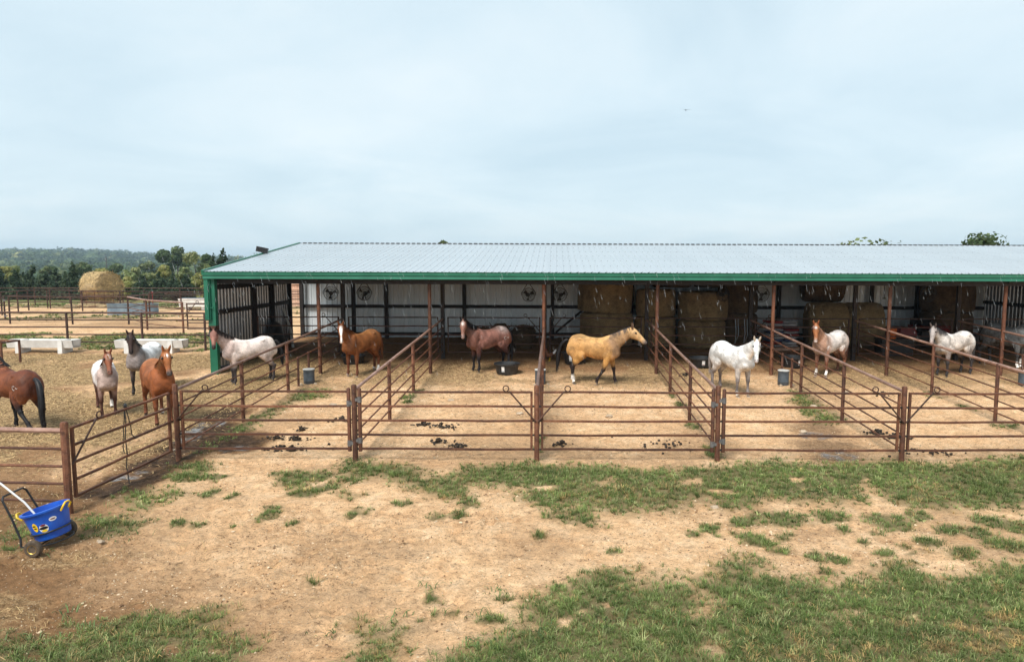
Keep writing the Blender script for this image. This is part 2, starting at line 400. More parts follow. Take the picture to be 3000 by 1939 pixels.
ELL = [(-1.46, 11.65, 0.168, 0.208), (-1.64, 11.21, 0.127, 0.139), (-1.97, 11.09, 0.137, 0.139), (-3.32, 11.37, 0.211, 0.218), (-2.73, 11.69, 0.15, 0.129), (-0.18, 10.34, 0.107, 0.119), (0.88, 9.81, 0.112, 0.109), (2.19, 10.53, 0.136, 0.158), (2.57, 10.75, 0.156, 0.218), (2.6, 10.44, 0.065, 0.079), (3.07, 10.48, 0.217, 0.129), (3.13, 10.19, 0.274, 0.168), (3.36, 9.87, 0.164, 0.129), (3.73, 10.48, 0.098, 0.109), (3.58, 10.3, 0.075, 0.079), (3.69, 11.07, 0.543, 0.257), (3.15, 10.97, 0.232, 0.198), (3.0, 10.93, 0.141, 0.139), (4.69, 11.25, 0.29, 0.277), (4.71, 10.72, 0.122, 0.109), (5.57, 11.05, 0.342, 0.317), (6.17, 11.2, 0.231, 0.228), (5.15, 10.63, 0.077, 0.079), (5.7, 10.7, 0.11, 0.109), (4.86, 10.18, 0.079, 0.099), (5.78, 10.19, 0.211, 0.149), (3.79, 9.64, 0.15, 0.178), (4.11, 9.59, 0.199, 0.129), (3.77, 9.22, 0.12, 0.129), (4.9, 9.82, 0.143, 0.099), (5.29, 9.84, 0.082, 0.079), (5.28, 10.09, 0.073, 0.089), (4.79, 9.48, 0.059, 0.059), (5.6, 9.94, 0.103, 0.119), (6.38, 10.57, 0.219, 0.198), (6.72, 10.51, 0.217, 0.218), (7.24, 11.0, 0.284, 0.287), (7.56, 10.8, 0.223, 0.347), (6.06, 9.77, 0.266, 0.188), (6.88, 10.08, 0.313, 0.238), (-6.22, 12.06, 0.161, 0.139), (-5.71, 11.91, 0.098, 0.089), (-6.13, 10.74, 0.128, 0.129), (-5.75, 10.67, 0.11, 0.099), (-4.8, 11.24, 0.186, 0.307), (-4.21, 10.79, 0.111, 0.099), (-5.16, 10.71, 0.055, 0.059), (-5.75, 7.77, 0.09, 0.069), (-1.63, 8.49, 0.08, 0.079), (-0.69, 8.45, 0.088, 0.069), (-0.79, 7.84, 0.144, 0.119), (-1.24, 8.08, 0.068, 0.059), (-1.46, 8.05, 0.055, 0.05), (0.02, 8.72, 0.091, 0.089), (-1.46, 8.42, 0.044, 0.04), (-3.98, 8.15, 0.06, 0.05), (-3.21, 8.91, 0.065, 0.059), (-1.68, 7.87, 0.05, 0.05), (-5.39, 13.02, 0.179, 0.129), (-4.93, 12.77, 0.32, 0.376), (-4.6, 12.94, 0.265, 0.248), (-4.54, 12.2, 0.282, 0.218), (-4.21, 12.36, 0.317, 0.198), (-3.74, 12.05, 0.248, 0.149), (-6.96, 12.74, 0.262, 0.168), (-6.52, 12.93, 0.232, 0.158), (-8.08, 9.84, 0.23, 0.099), (-4.01, 19.84, 0.157, 0.297), (-4.12, 19.13, 0.175, 0.238), (-4.06, 18.62, 0.132, 0.149), (3.4, 19.43, 0.138, 0.248), (3.43, 18.46, 0.15, 0.228), (3.38, 16.34, 0.133, 0.297), (3.4, 14.3, 0.151, 0.495), (-0.37, 14.97, 0.053, 0.614), (10.95, 19.54, 0.248, 0.337), (11.14, 18.21, 0.231, 0.287), (11.08, 16.42, 0.292, 0.238), (-7.0, 12.83, 0.461, 0.198), (-13.94, 26.77, 0.259, 0.495), (-18.19, 27.27, 0.811, 0.515)]
HOLES = [(0.16, 7.87, 0.103, 0.168), (-0.25, 7.72, 0.089, 0.119), (-0.15, 12.39, 0.191, 0.109), (2.66, 12.74, 0.229, 0.149), (3.06, 12.26, 0.283, 0.139), (4.62, 12.84, 0.145, 0.109), (6.04, 12.77, 0.092, 0.139), (0.64, 8.3, 0.078, 0.099), (0.29, 8.13, 0.093, 0.069), (4.42, 7.9, 0.083, 0.059), (-5.73, 7.11, 0.112, 0.059), (-4.26, 7.15, 0.094, 0.079), (-3.77, 7.15, 0.094, 0.059)]
DRY = [(4.91, 7.76, 0.244, 0.139), (5.26, 7.54, 0.238, 0.178), (4.18, 7.83, 0.123, 0.089), (3.6, 7.29, 0.192, 0.099), (4.38, 7.34, 0.231, 0.109), (2.83, 7.4, 0.116, 0.109), (4.85, 7.34, 0.231, 0.129), (2.55, 7.12, 0.15, 0.069), (1.76, 7.31, 0.154, 0.079), (5.52, 8.0, 0.209, 0.079)]
MUD = [(-8.24, 15.81, 0.483, 0.762), (-8.1, 14.66, 0.449, 0.703), (-8.06, 13.68, 0.489, 0.554), (-8.04, 12.83, 0.383, 0.436), (-8.08, 12.18, 0.313, 0.277), (-8.55, 17.29, 0.439, 0.653), (-7.13, 15.15, 0.463, 0.554), (-6.98, 14.64, 0.29, 0.228), (6.36, 16.1, 0.491, 0.574), (6.16, 14.8, 0.537, 0.525), (5.98, 14.0, 0.429, 0.297)]
PUDDLE = [(-8.56, 15.86, 0.226, 0.277), (-8.32, 15.12, 0.2, 0.327), (-8.27, 14.68, 0.105, 0.188), (-8.28, 12.83, 0.184, 0.139), (-8.12, 13.18, 0.135, 0.129), (6.12, 15.66, 0.319, 0.238), (6.07, 14.21, 0.327, 0.228), (-6.92, 14.52, 0.25, 0.188), (-8.43, 16.49, 0.252, 0.238)]

# ================================================================== GROUND
def poly_dist(px, py, poly):
    """signed distance-ish: + inside, - outside (metres)"""
    P = np.array(poly); n = len(P)
    ins = np.zeros(px.shape, bool); dm = np.full(px.shape, 1e9)
    for i in range(n):
        x1, y1 = P[i]; x2, y2 = P[(i + 1) % n]
        cond = ((y1 > py) != (y2 > py))
        with np.errstate(divide='ignore', invalid='ignore'):
            xi = (x2 - x1) * (py - y1) / ((y2 - y1) if y2 != y1 else 1e-9) + x1
        ins ^= cond & (px < xi)
        dx, dy = x2 - x1, y2 - y1; L = dx * dx + dy * dy + 1e-12
        t = np.clip(((px - x1) * dx + (py - y1) * dy) / L, 0, 1)
        dm = np.minimum(dm, (px - x1 - t * dx) ** 2 + (py - y1 - t * dy) ** 2)
    return np.where(ins, 1, -1) * np.sqrt(dm)
def ell_val(px, py, E):
    """max over ellipses of (1 - r); positive inside"""
    out = np.full(px.shape, -9.0)
    for cx, cy, rx, ry in E:
        out = np.maximum(out, 1 - np.sqrt(((px - cx) / rx) ** 2 + ((py - cy) / ry) ** 2))
    return out
def sstep(a, b, v):
    t = np.clip((v - a) / (b - a), 0, 1); return t * t * (3 - 2 * t)
def warp(x, y, amp=.16):
    return (x + amp * (fbm(x * 1.7 + 40, y * 1.7, 4) - .5) * 2 + .07 * (fbm(x * 8, y * 8 + 7, 2) - .5) * 2,
            y + amp * (fbm(x * 1.7, y * 1.7 + 80, 4) - .5) * 2 + .07 * (fbm(x * 8 + 31, y * 8, 2) - .5) * 2)
def grass_mask(x, y):
    wx, wy = warp(x, y)
    m = np.zeros(x.shape)
    near = (y < 31)
    if near.any():
        X, Y = wx[near], wy[near]; g = np.zeros(X.shape)
        for k, p in POLYS.items():
            a = np.array(p)
            w = (X > a[:, 0].min() - .4) & (X < a[:, 0].max() + .4) & (Y > a[:, 1].min() - .4) & (Y < a[:, 1].max() + .4)
            if w.any(): g[w] = np.maximum(g[w], sstep(-.26, .42, poly_dist(X[w], Y[w], p)) * (1.0 if k in ('P1', 'P4') else 1))
        g = np.maximum(g, sstep(-.5, .45, ell_val(X, Y, ELL)))
        g = g * (1 - sstep(-.10, .2, ell_val(X, Y, HOLES)))
        g = g * (1 - .6 * sstep(.68, .78, fbm(X * 1.1 + 3, Y * 1.1, 4)))
        m[near] = g
    # strips behind the trough fence and the far pasture
    s = sstep(26.9, 27.3, wy) * (1 - sstep(31.0, 32.0, wy + 1.2 * (fbm(x * .5, y * .5 + 3, 3) - .5))) * sstep(-13.2, -15.5, x)
    s = s * sstep(.33, .46, fbm(x * .55 + 9, y * .55, 4))
    m = np.maximum(m, s * .85)
    f = sstep(50, 60, y + 8 * (fbm(x * .1, y * .1, 3) - .5)) * sstep(.30, .45, fbm(x * .12 + 50, y * .12, 4))
    m = np.maximum(m, f)
    f2 = sstep(38, 41, y) * (1 - sstep(46, 50, y)) * sstep(.52, .62, fbm(x * .22 + 5, y * .35 + 2, 4)) * (x < -12)
    m = np.maximum(m, f2 * .8)
    m = np.maximum(m, sstep(62, 80, y))
    return np.clip(m, 0, 1)
def masks(x, y):
    wx, wy = warp(x, y, .3)
    g = grass_mask(x, y)
    mud = sstep(-.45, .25, ell_val(wx, wy, MUD)) * sstep(.25, .5, fbm(x * 2.2, y * 2.2 + 4, 3))
    mud = np.maximum(mud, .55 * sstep(-.3, .3, ell_val(wx, wy, MUD)))
    pud = sstep(-.35, -.05, ell_val(x, y, PUDDLE)) * sstep(.40, .50, fbm(x * 5, y * 5 + 9, 3))
    # brown trampled dirt: left foreground and left corral, brown litter plus painted-in shade under the shed roof
    dark = sstep(-1.0, -7.0, x + .9 * (y - 8.5) + 5 * (fbm(x * .45, y * .45 + 3, 3) - .5)) * (1 - sstep(12, 14.0, y))
    dark = np.maximum(dark * .85, .7 * sstep(-7.9, -8.6, x) * sstep(10.5, 11.6, y) * (1 - sstep(26, 27, y)) * sstep(.38, .58, fbm(x * .35 + 7, y * .35, 3)))
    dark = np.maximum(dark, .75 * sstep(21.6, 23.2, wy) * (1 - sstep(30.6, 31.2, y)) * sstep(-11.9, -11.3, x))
    dark = np.maximum(dark, .5 * sstep(33.2, 34.5, wy) * (1 - sstep(37, 44, wy)) * (x < -12) * sstep(.4, .6, fbm(x * .3, y * .3, 3)))
    dark = np.maximum(dark, .42 * sstep(.5, .7, fbm(x * .6 + 13, y * .6 + 1, 4)) * (y < 22))
    straw = sstep(-8.0, -9.0, x + .6 * (fbm(x, y, 3) - .5)) * sstep(12.2, 15, wy) * (1 - sstep(25, 26.4, wy)) * sstep(.25, .5, fbm(x * .5, y * .5 + 11, 3))
    straw = np.maximum(straw, .7 * sstep(19.5, 21.5, wy) * (1 - sstep(23.6, 25.2, wy)) * sstep(-11, -10, x) * sstep(.3, .55, fbm(x * .6 + 2, y * .6, 3)))
    straw = np.maximum(straw, .6 * sstep(-4.5, -7, x) * (1 - sstep(9.3, 10.4, wy)) * sstep(.45, .6, fbm(x * .7, y * .9, 3)))
    MW = [(a, b, c * 1.45, d * 1.25) for a, b, c, d in MUD]
    halo = sstep(-.9, .3, ell_val(wx, wy, MW))
    mud = np.maximum(mud, sstep(-.2, .35, ell_val(wx, wy, MW)) * sstep(.30, .48, fbm(x * 3.2, y * 3.2 + 14, 3)))
    mud = np.where(x > 0, mud * .45, mud); dark = np.maximum(dark, halo * np.where(x > 0, .45, .9))
    return g, np.clip(mud, 0, 1), np.clip(pud, 0, 1), np.clip(dark, 0, 1), np.clip(straw, 0, 1)

def spaced(*segs):
    out = []
    for a, b, d in segs:
        n = max(1, int(round((b - a) / d))); out += list(np.linspace(a, b, n, endpoint=False))
    return out
gxs = np.array([-6000, -3500, -2000, -1300, -900, -600, -400, -250, -160, -110, -80, -60, -48] +
               spaced((-40, -24, .5), (-24, -13, .20), (-13, 12.5, .085), (12.5, 20, .25), (20, 32, 1.0)) +
               [32, 45, 60, 90, 150, 250, 400, 700, 1200, 2000, 3500, 6000])
gys = np.array([-3000, -600, -120, -40, -12, -3, 1, 3] + spaced((4, 6.4, .2), (6.4, 15, .062), (15, 23, .09), (23, 31, .16), (31, 60, .4), (60, 110, 2.5)) +
               [110, 125, 145, 170, 200, 240, 290, 330, 400, 460, 520, 620, 720, 800, 950, 1150, 1300, 1500, 1800, 2200, 3000, 4500, 7000])
GXX, GYY = np.meshgrid(gxs, gys)
_x, _y = GXX.ravel(), GYY.ravel()
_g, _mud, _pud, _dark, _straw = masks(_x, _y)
_z = np.interp(_y, GY, GZ)
_near = (_y > 3) & (_y < 60) & (np.abs(_x) < 42)
_amp = np.where(_near, 1.0, 0.0)
_rel = (fbm(_x * .8, _y * .8, 3) - .5) * .06 + (fbm(_x * 4.2, _y * 4.2 + 3, 3) - .5) * .05 * (1 + .8 * _dark) + (fbm(_x * 11, _y * 11, 2) - .5) * .022
_rel = np.where(_y > 31, _rel * .6, _rel)
GZZ = _z + _rel * _amp - .02 * _pud - .012 * _mud
GZG = GZZ.reshape(GXX.shape)
_hr = np.random.default_rng(21)
def dent(n, x0, x1, y0, y1, r, d):
    for hx_, hy_ in zip(x0 + (x1 - x0) * _hr.random(n), y0 + (y1 - y0) * _hr.random(n)):
        q = r * (.8 + .5 * _hr.random()); i0, i1 = np.searchsorted(gxs, (hx_ - 2 * q, hx_ + 2 * q)); j0, j1 = np.searchsorted(gys, (hy_ - 2 * q, hy_ + 2 * q))
        if i1 - i0 < 2 or j1 - j0 < 2: continue
        dd = np.hypot(gxs[None, i0:i1] - hx_, gys[j0:j1, None] - hy_) / q
        GZG[j0:j1, i0:i1] += d * (-np.exp(-dd ** 4) + .55 * np.exp(-((dd - 1.25) / .3) ** 2))
dent(2600, -15, 12.5, 14.0, 25, .075, .030)
dent(900, -9, 9, 6.4, 13.8, .07, .022)
dent(700, -9, -1, 6.8, 11.5, .09, .030)
GZZ = GZG.ravel()
def ground_z(x, y):
    """bilinear height of the ground sheet"""
    i = np.clip(np.searchsorted(gxs, x) - 1, 0, len(gxs) - 2); j = np.clip(np.searchsorted(gys, y) - 1, 0, len(gys) - 2)
    fx = (x - gxs[i]) / (gxs[i + 1] - gxs[i]); fy = (y - gys[j]) / (gys[j + 1] - gys[j])
    return (GZG[j, i] * (1 - fx) + GZG[j, i + 1] * fx) * (1 - fy) + (GZG[j + 1, i] * (1 - fx) + GZG[j + 1, i + 1] * fx) * fy
nx, ny = len(gxs), len(gys)
_i = np.arange(nx * ny).reshape(ny, nx)
_F = np.stack([_i[:-1, :-1], _i[:-1, 1:], _i[1:, 1:], _i[1:, :-1]], -1).reshape(-1, 4)

def ground_material():
    t = NT('dirt_and_gravel')
    big = t.noise(.35, 5, .6); mid = t.noise(2.3, 6, .7); fine = t.noise(8, 7, .88, stretch=(1, 1.35, 1)); tiny = t.noise(34, 4, .8)
    pale = t.ramp(mid, [(.28, (.54, .31, .155)), (.5, (.71, .455, .255)), (.74, (.82, .585, .37))])
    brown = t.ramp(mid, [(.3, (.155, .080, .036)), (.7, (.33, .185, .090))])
    straw = t.ramp(t.noise(7, 7, .92, stretch=(1, 1.8, 1)), [(.38, (.085, .048, .022)), (.5, (.34, .215, .105)), (.60, (.66, .46, .25))])
    grass = t.ramp(mid, [(.3, (.13, .12, .052)), (.7, (.24, .19, .095))])
    far = t.ramp(t.noise(.05, 5, .6), [(.35, (.10, .125, .035)), (.65, (.21, .19, .075))])
    g, mud, pud, dark, st = (t.attr(n) for n in ('grass', 'mud', 'puddle', 'dark', 'straw'))
    br = lambda m, amt=.9: t.ramp(t.math('ADD', m, t.math('MULTIPLY', t.math('SUBTRACT', mid, .5), amt)), [(.2, 0.0), (.8, 1.0)])
    c = t.mix(t.ramp(big, [(.42, 0.0), (.70, .50)]), pale, t.ramp(fine, [(.35, (.36, .20, .10)), (.65, (.52, .32, .175))]))
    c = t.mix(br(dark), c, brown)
    c = t.mix(br(st, .6), c, straw)
    c = t.mix(1.0, c, t.ramp(fine, [(.36, .34), (.44, .86), (.52, 1.04), (.62, 1.32)]), 'MULTIPLY')
    v = t.node('ShaderNodeTexVoronoi'); v.inputs['Scale'].default_value = 26
    t.link(t.tc.outputs['Object'], v.inputs['Vector'])
    peb = t.ramp(v.outputs['Distance'], [(.10, 1.0), (.24, 0.0)])
    sepc = t.node('ShaderNodeSeparateColor'); t.link(v.outputs['Color'], sepc.inputs[0])
    pm = t.math('MULTIPLY', peb, t.math('GREATER_THAN', sepc.outputs[0], .70))
    c = t.mix(t.math('MULTIPLY', pm, .75), c, (.74, .61, .45))
    dk = t.math('MULTIPLY', t.ramp(tiny, [(.56, 0.0), (.64, .8)]), 1.0)
    c = t.mix(dk, c, (.13, .070, .034))
    gd = t.mix(t.ramp(t.noise(9, 4, .7), [(.4, 0.0), (.7, .6)]), grass, (.25, .18, .095))
    c = t.mix(g, c, gd)
    sp = t.node('ShaderNodeSeparateXYZ'); t.link(t.tc.outputs['Object'], sp.inputs[0])
    farf = t.ramp(t.math('MULTIPLY', sp.outputs['Y'], 1 / 100.0), [(.42, 0.0), (.62, 1.0)])
    c = t.mix(t.math('MULTIPLY', farf, g), c, far)
    c = t.mix(t.math('MULTIPLY', mud, .95), c, t.ramp(fine, [(.38, (.014, .008, .005)), (.5, (.050, .029, .017)), (.62, (.15, .092, .055))]))
    shard = t.math('MULTIPLY', pud, t.ramp(t.noise(6, 5, .7, stretch=(1, 1.6, 1), seed=2.0), [(.40, 0.0), (.47, 1.0)]))
    c = t.mix(t.math('MULTIPLY', shard, .85), c, (.16, .145, .135))
    t.base(c)
    rg = t.math('SUBTRACT', .95, t.math('MULTIPLY', mud, .28))
    rg = t.math('SUBTRACT', rg, t.math('MULTIPLY', shard, .9), True)
    t.set('Roughness', t.math('MAXIMUM', rg, .03))
    t.set('Specular IOR Level', t.math('ADD', .12, t.math('MULTIPLY', shard, .9)))
    pud = shard
    h = t.math('ADD', t.math('MULTIPLY', fine, .6), t.math('ADD', t.math('MULTIPLY', tiny, .25), t.math('MULTIPLY', pm, .2)))
    h = t.math('MULTIPLY', h, t.math('SUBTRACT', 1.0, t.math('MULTIPLY', pud, .9)))
    t.bump(h, .9, .08)
    return t.m
M['ground'] = ground_material()
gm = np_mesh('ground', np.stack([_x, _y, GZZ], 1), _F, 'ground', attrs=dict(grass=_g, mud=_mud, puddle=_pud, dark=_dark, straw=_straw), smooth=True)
tag(link('ground', gm), 'sloping bare ground of pale gravel, brown dirt and patchy turf', kind='structure')

# ---------------------------------------------------------------- grass blades
def blades(x, y, length, width, col, name, label, lean=1.0, curl=.6, yaw0=None):
    n = len(x); z = ground_z(x, y)
    yaw = RNG.random(n) * 2 * np.pi if yaw0 is None else yaw0 + RNG.normal(0, .7, n); ln = length * (.55 + .9 * RNG.random(n)); le = lean * (.25 + RNG.random(n))
    dx, dy = np.cos(yaw), np.sin(yaw); sx, sy = -dy, dx
    w = width * (.6 + .8 * RNG.random(n))
    V = np.zeros((n, 5, 3))
    base = np.stack([x, y, z - .004], 1)
    s = np.stack([sx * w, sy * w, np.zeros(n)], 1) * .5
    mid = base + np.stack([dx * ln * le * .35, dy * ln * le * .35, ln * .55], 1)
    tip = base + np.stack([dx * ln * le, dy * ln * le, ln * (1 - curl * le * .6)], 1)
    V[:, 0] = base - s; V[:, 1] = base + s; V[:, 2] = mid + s * .8; V[:, 3] = mid - s * .8; V[:, 4] = tip
    o = np.arange(n)[:, None] * 5
    F = np.concatenate([o + np.array([[0, 1, 2]]), o + np.array([[0, 2, 3]]), o + np.array([[3, 2, 4]])], 0)
    C = np.repeat(col[:, None, :], 5, 1).copy()
    C[:, :2] *= .8; C[:, 4] *= 1.12
    me = np_mesh(name, V.reshape(-1, 3), F, 'grass', C.reshape(-1, 3))
    return tag(link(name, me), label, 'grass', kind='stuff')
def grass_cols(x, y):
    n = len(x)
    g1 = np.array([.088, .135, .034]); g2 = np.array([.205, .268, .080]); g3 = np.array([.34, .37, .16]); st = np.array([.46, .32, .135])
    t = np.clip(fbm(x * 1.3 + 3, y * 1.3 + 8, 3) * 1.5 - .25 + RNG.normal(0, .22, n), 0, 1)[:, None]
    c = g1 * (1 - t) + g2 * t
    k = (RNG.random(n) < .18)[:, None]; c = np.where(k, g3, c)
    d = np.clip(sstep(-.3, .5, ell_val(x, y, DRY)) * .85 + .05 + .16 * sstep(.52, .72, fbm(x * .9, y * .9 + 40, 3)), 0, .9)
    k = (RNG.random(n) < d)[:, None]; c = np.where(k, st * (.6 + .6 * RNG.random(n))[:, None], c)
    return c * (.75 + .5 * RNG.random(n))[:, None]
def scatter_grass(x0, x1, y0, y1, dens, length, width, name, label, per=13, spread=.028):
    """turf as many small tufts: blades radiate from each tuft's crown"""
    n = int((x1 - x0) * (y1 - y0) * dens / per)
    x = x0 + (x1 - x0) * RNG.random(n); y = y0 + (y1 - y0) * RNG.random(n)
    k = (x > -.86 * y - 2.4) & (x < .74 * y + 2.4); x, y = x[k], y[k]
    m = grass_mask(x, y); patchy = .42 + 1.15 * fbm(x * 2.6, y * 2.6 + 60, 3)
    k = RNG.random(len(x)) * .92 + .04 < m * patchy; x, y, m = x[k], y[k], m[k]; n = len(x)
    tl = length * (.35 + .35 * m + .8 * fbm(x * 1.7 + 5, y * 1.7, 3)) * np.exp(RNG.normal(0, .22, n))
    tc = grass_cols(x, y) * np.exp(RNG.normal(0, .26, n))[:, None]
    a = RNG.random((n, per)) * 2 * np.pi; rr = np.abs(RNG.normal(0, spread, (n, per))) * (tl / length)[:, None]
    bx = (x[:, None] + rr * np.cos(a)).ravel(); by = (y[:, None] + rr * np.sin(a)).ravel()
    bc = np.repeat(tc, per, 0); sel = RNG.random(len(bx)) < .25; bc[sel] = grass_cols(bx[sel], by[sel])
    return blades(bx, by, np.repeat(tl, per), width, bc, name, label, yaw0=a.ravel())
scatter_grass(-11, 10.5, 5.2, 10.4, 4600, .060, .0062, 'grass', 'short green lawn with yellowed patches nearest the viewer')
scatter_grass(-11, 12, 10.4, 14.3, 2900, .060, .0080, 'grass', 'ragged band of turf in front of the pen gates')
scatter_grass(-11.5, 13, 14.3, 21.5, 2000, .060, .010, 'grass', 'thin grass growing along the pen dividers')
scatter_grass(-28, -11.5, 24.5, 33, 700, .07, .018, 'grass', 'worn grass strip behind the concrete troughs')
scatter_grass(-50, -16, 36, 62, 60, .10, .035, 'grass', 'rough pasture grass around the far paddock fences')

# broad-leaved weeds and long coarse blades at the bottom of the frame
def weeds():
    mb_v = []; mb_f = []; mb_c = []
    rn = random.Random(3)
    pts = [(-7.3, 7.25), (-6.9, 7.2), (-6.5, 7.3), (-6.0, 7.45), (-5.4, 7.6), (-5.0, 7.5), (-7.9, 10.15), (-8.4, 10.2), (-7.05, 10.3), (-6.6, 10.3), (-7.6, 9.75),
           (-.9, 7.35), (-.5, 7.5), (-.1, 7.6), (-1.65, 8.7), (-.75, 8.6), (-.95, 7.95), (-2.6, 7.6), (2.6, 8.6), (3.0, 8.5), (3.3, 8.7), (2.2, 8.2), (4.1, 8.4), (1.3, 7.9), (.7, 7.8), (-4.2, 13.75), (-4.0, 13.6), (-.4, 13.7), (3.4, 13.65), (4.4, 13.7), (-1.9, 7.9), (-5.95, 8.05)]
    for (px, py) in pts:
        for j in range(rn.randint(9, 16)):
            x = px + rn.gauss(0, .12); y = py + rn.gauss(0, .10); z = float(ground_z(np.array([x]), np.array([y]))[0])
            a = rn.uniform(0, 6.28); L = rn.uniform(.05, .12); w = rn.uniform(.004, .008)
            d = Vector((math.cos(a), math.sin(a), 0)); s = Vector((-d.y, d.x, 0)) * w
            P = [Vector((x, y, z)), Vector((x, y, z)) + d * L * .35 + Vector((0, 0, L * .55)), Vector((x, y, z)) + d * L * .8 + Vector((0, 0, L * .62)), Vector((x, y, z)) + d * L * 1.05 + Vector((0, 0, L * .45))]
            o = len(mb_v)
            for k, p in enumerate(P):
                q = s * (1, 1, .8, .1)[k]; mb_v += [tuple(p - q), tuple(p + q)]
            c = np.array([.115, .175, .060]) * rn.uniform(.6, 1.4); mb_c += [c] * 8
            mb_f += [(o + 2 * k, o + 2 * k + 1, o + 2 * k + 3, o + 2 * k + 2) for k in range(3)]
    me = np_mesh('weeds', np.array(mb_v), np.array(mb_f), 'grass', np.array(mb_c))
    tag(link('weeds', me), 'coarse broad-bladed weeds standing out of the turf', 'weeds', kind='stuff')
weeds()

# ---------------------------------------------------------------- gravel and straw litter
def gravel():
    n = 90000
    x = -10 + 22 * RNG.random(n); y = 6 + 15.5 * RNG.random(n) ** 1.3
    k = (x > -.86 * y - 1) & (x < .74 * y + 1)
    g, mu, pu, dk, st = masks(x, y)
    k &= RNG.random(n) < np.clip((1 - g) * (1 - mu) * (1 - .5 * dk) * (.15 + 1.3 * sstep(.4, .7, fbm(x * .9 + 2, y * .9, 3))), 0, 1) * .75
    x, y = x[k], y[k]; n = len(x)
    r = .006 + .013 * RNG.random(n) ** 3 + .018 * (RNG.random(n) < .012)
    z = ground_z(x, y)
    D = np.array([[1, 0, 0], [0, 1, 0], [-1, 0, 0], [0, -1, 0], [0, 0, 1]], float)
    V = D[None] * (r[:, None, None]) * (.6 + .8 * RNG.random((n, 5, 1)))
    V[:, 4, 2] *= .7
    a = RNG.random(n) * 6.28; ca, sa = np.cos(a), np.sin(a)
    X = V[..., 0] * ca[:, None] - V[..., 1] * sa[:, None]; Y = V[..., 0] * sa[:, None] + V[..., 1] * ca[:, None]
    P = np.stack([X + x[:, None], Y + y[:, None], V[..., 2] + z[:, None]], -1)
    o = np.arange(n)[:, None] * 5
    F = np.concatenate([o + np.array([[q, (q + 1) % 4, 4]]) for q in range(4)], 0)
    c = np.array([.66, .50, .33]) * (.55 + .6 * RNG.random((n, 1)))
    c = np.where(RNG.random((n, 1)) < .42, np.array([.15, .085, .045]), c)
    me = np_mesh('gravel', P.reshape(-1, 3), F, 'gravel', np.repeat(c[:, None], 5, 1).reshape(-1, 3))
    tag(link('gravel', me), 'loose pale gravel scattered over the bare dirt', 'gravel', kind='stuff')
gravel()
def straw_litter(zone, n, name, label, wd):
    x = zone[0] + (zone[1] - zone[0]) * RNG.random(n); y = zone[2] + (zone[3] - zone[2]) * RNG.random(n)
    k = (x > -.86 * y - 1) & (x < .74 * y + 1); x, y = x[k], y[k]
    st = masks(x, y)[4]; k = RNG.random(len(x)) < .06 + st; x, y = x[k], y[k]; n = len(x)
    a = RNG.random(n) * 6.28; L = .02 + .07 * RNG.random(n) ** 1.6; w = wd * (.6 + .8 * RNG.random(n))
    b = RNG.normal(0, .5, n)
    p0 = np.stack([x, y], 1); d1 = np.stack([np.cos(a), np.sin(a)], 1); d2 = np.stack([np.cos(a + b), np.sin(a + b)], 1)
    p1 = p0 + d1 * L[:, None]; p2 = p1 + d2 * L[:, None]
    def s(d): return np.stack([-d[:, 1], d[:, 0]], 1) * w[:, None]
    lift = RNG.random(n) * .03
    def P3(p, h): return np.concatenate([p, (ground_z(p[:, 0], p[:, 1]) + h)[:, None]], 1)
    V = np.stack([P3(p0 - s(d1), .006), P3(p0 + s(d1), .006), P3(p1 + s(d1), .006 + lift), P3(p1 - s(d1), .006 + lift), P3(p2 + s(d2), .008), P3(p2 - s(d2), .008)], 1)
    o = np.arange(n)[:, None] * 6
    F = np.concatenate([o + np.array([[0, 1, 2, 3]]), o + np.array([[3, 2, 4, 5]])], 0)
    c = np.array([.56, .39, .19]) * (.30 + .95 * RNG.random((n, 1)))
    c = np.where(RNG.random((n, 1)) < .15, np.array([.13, .08, .035]), c)
    me = np_mesh(name, V.reshape(-1, 3), F, 'straw', np.repeat(c[:, None], 6, 1).reshape(-1, 3))
    tag(link(name, me), label, 'straw', kind='stuff')
straw_litter((-22, -7.9, 11.5, 26), 70000, 'straw', 'trampled hay litter covering the corral floor', .0048)
straw_litter((-11, 15, 19, 25.5), 40000, 'straw', 'scattered straw bedding at the shed front', .0050)
straw_litter((-10, -2, 6.5, 11.5), 9000, 'straw', 'loose hay stalks strewn around the blue cart', .0020)

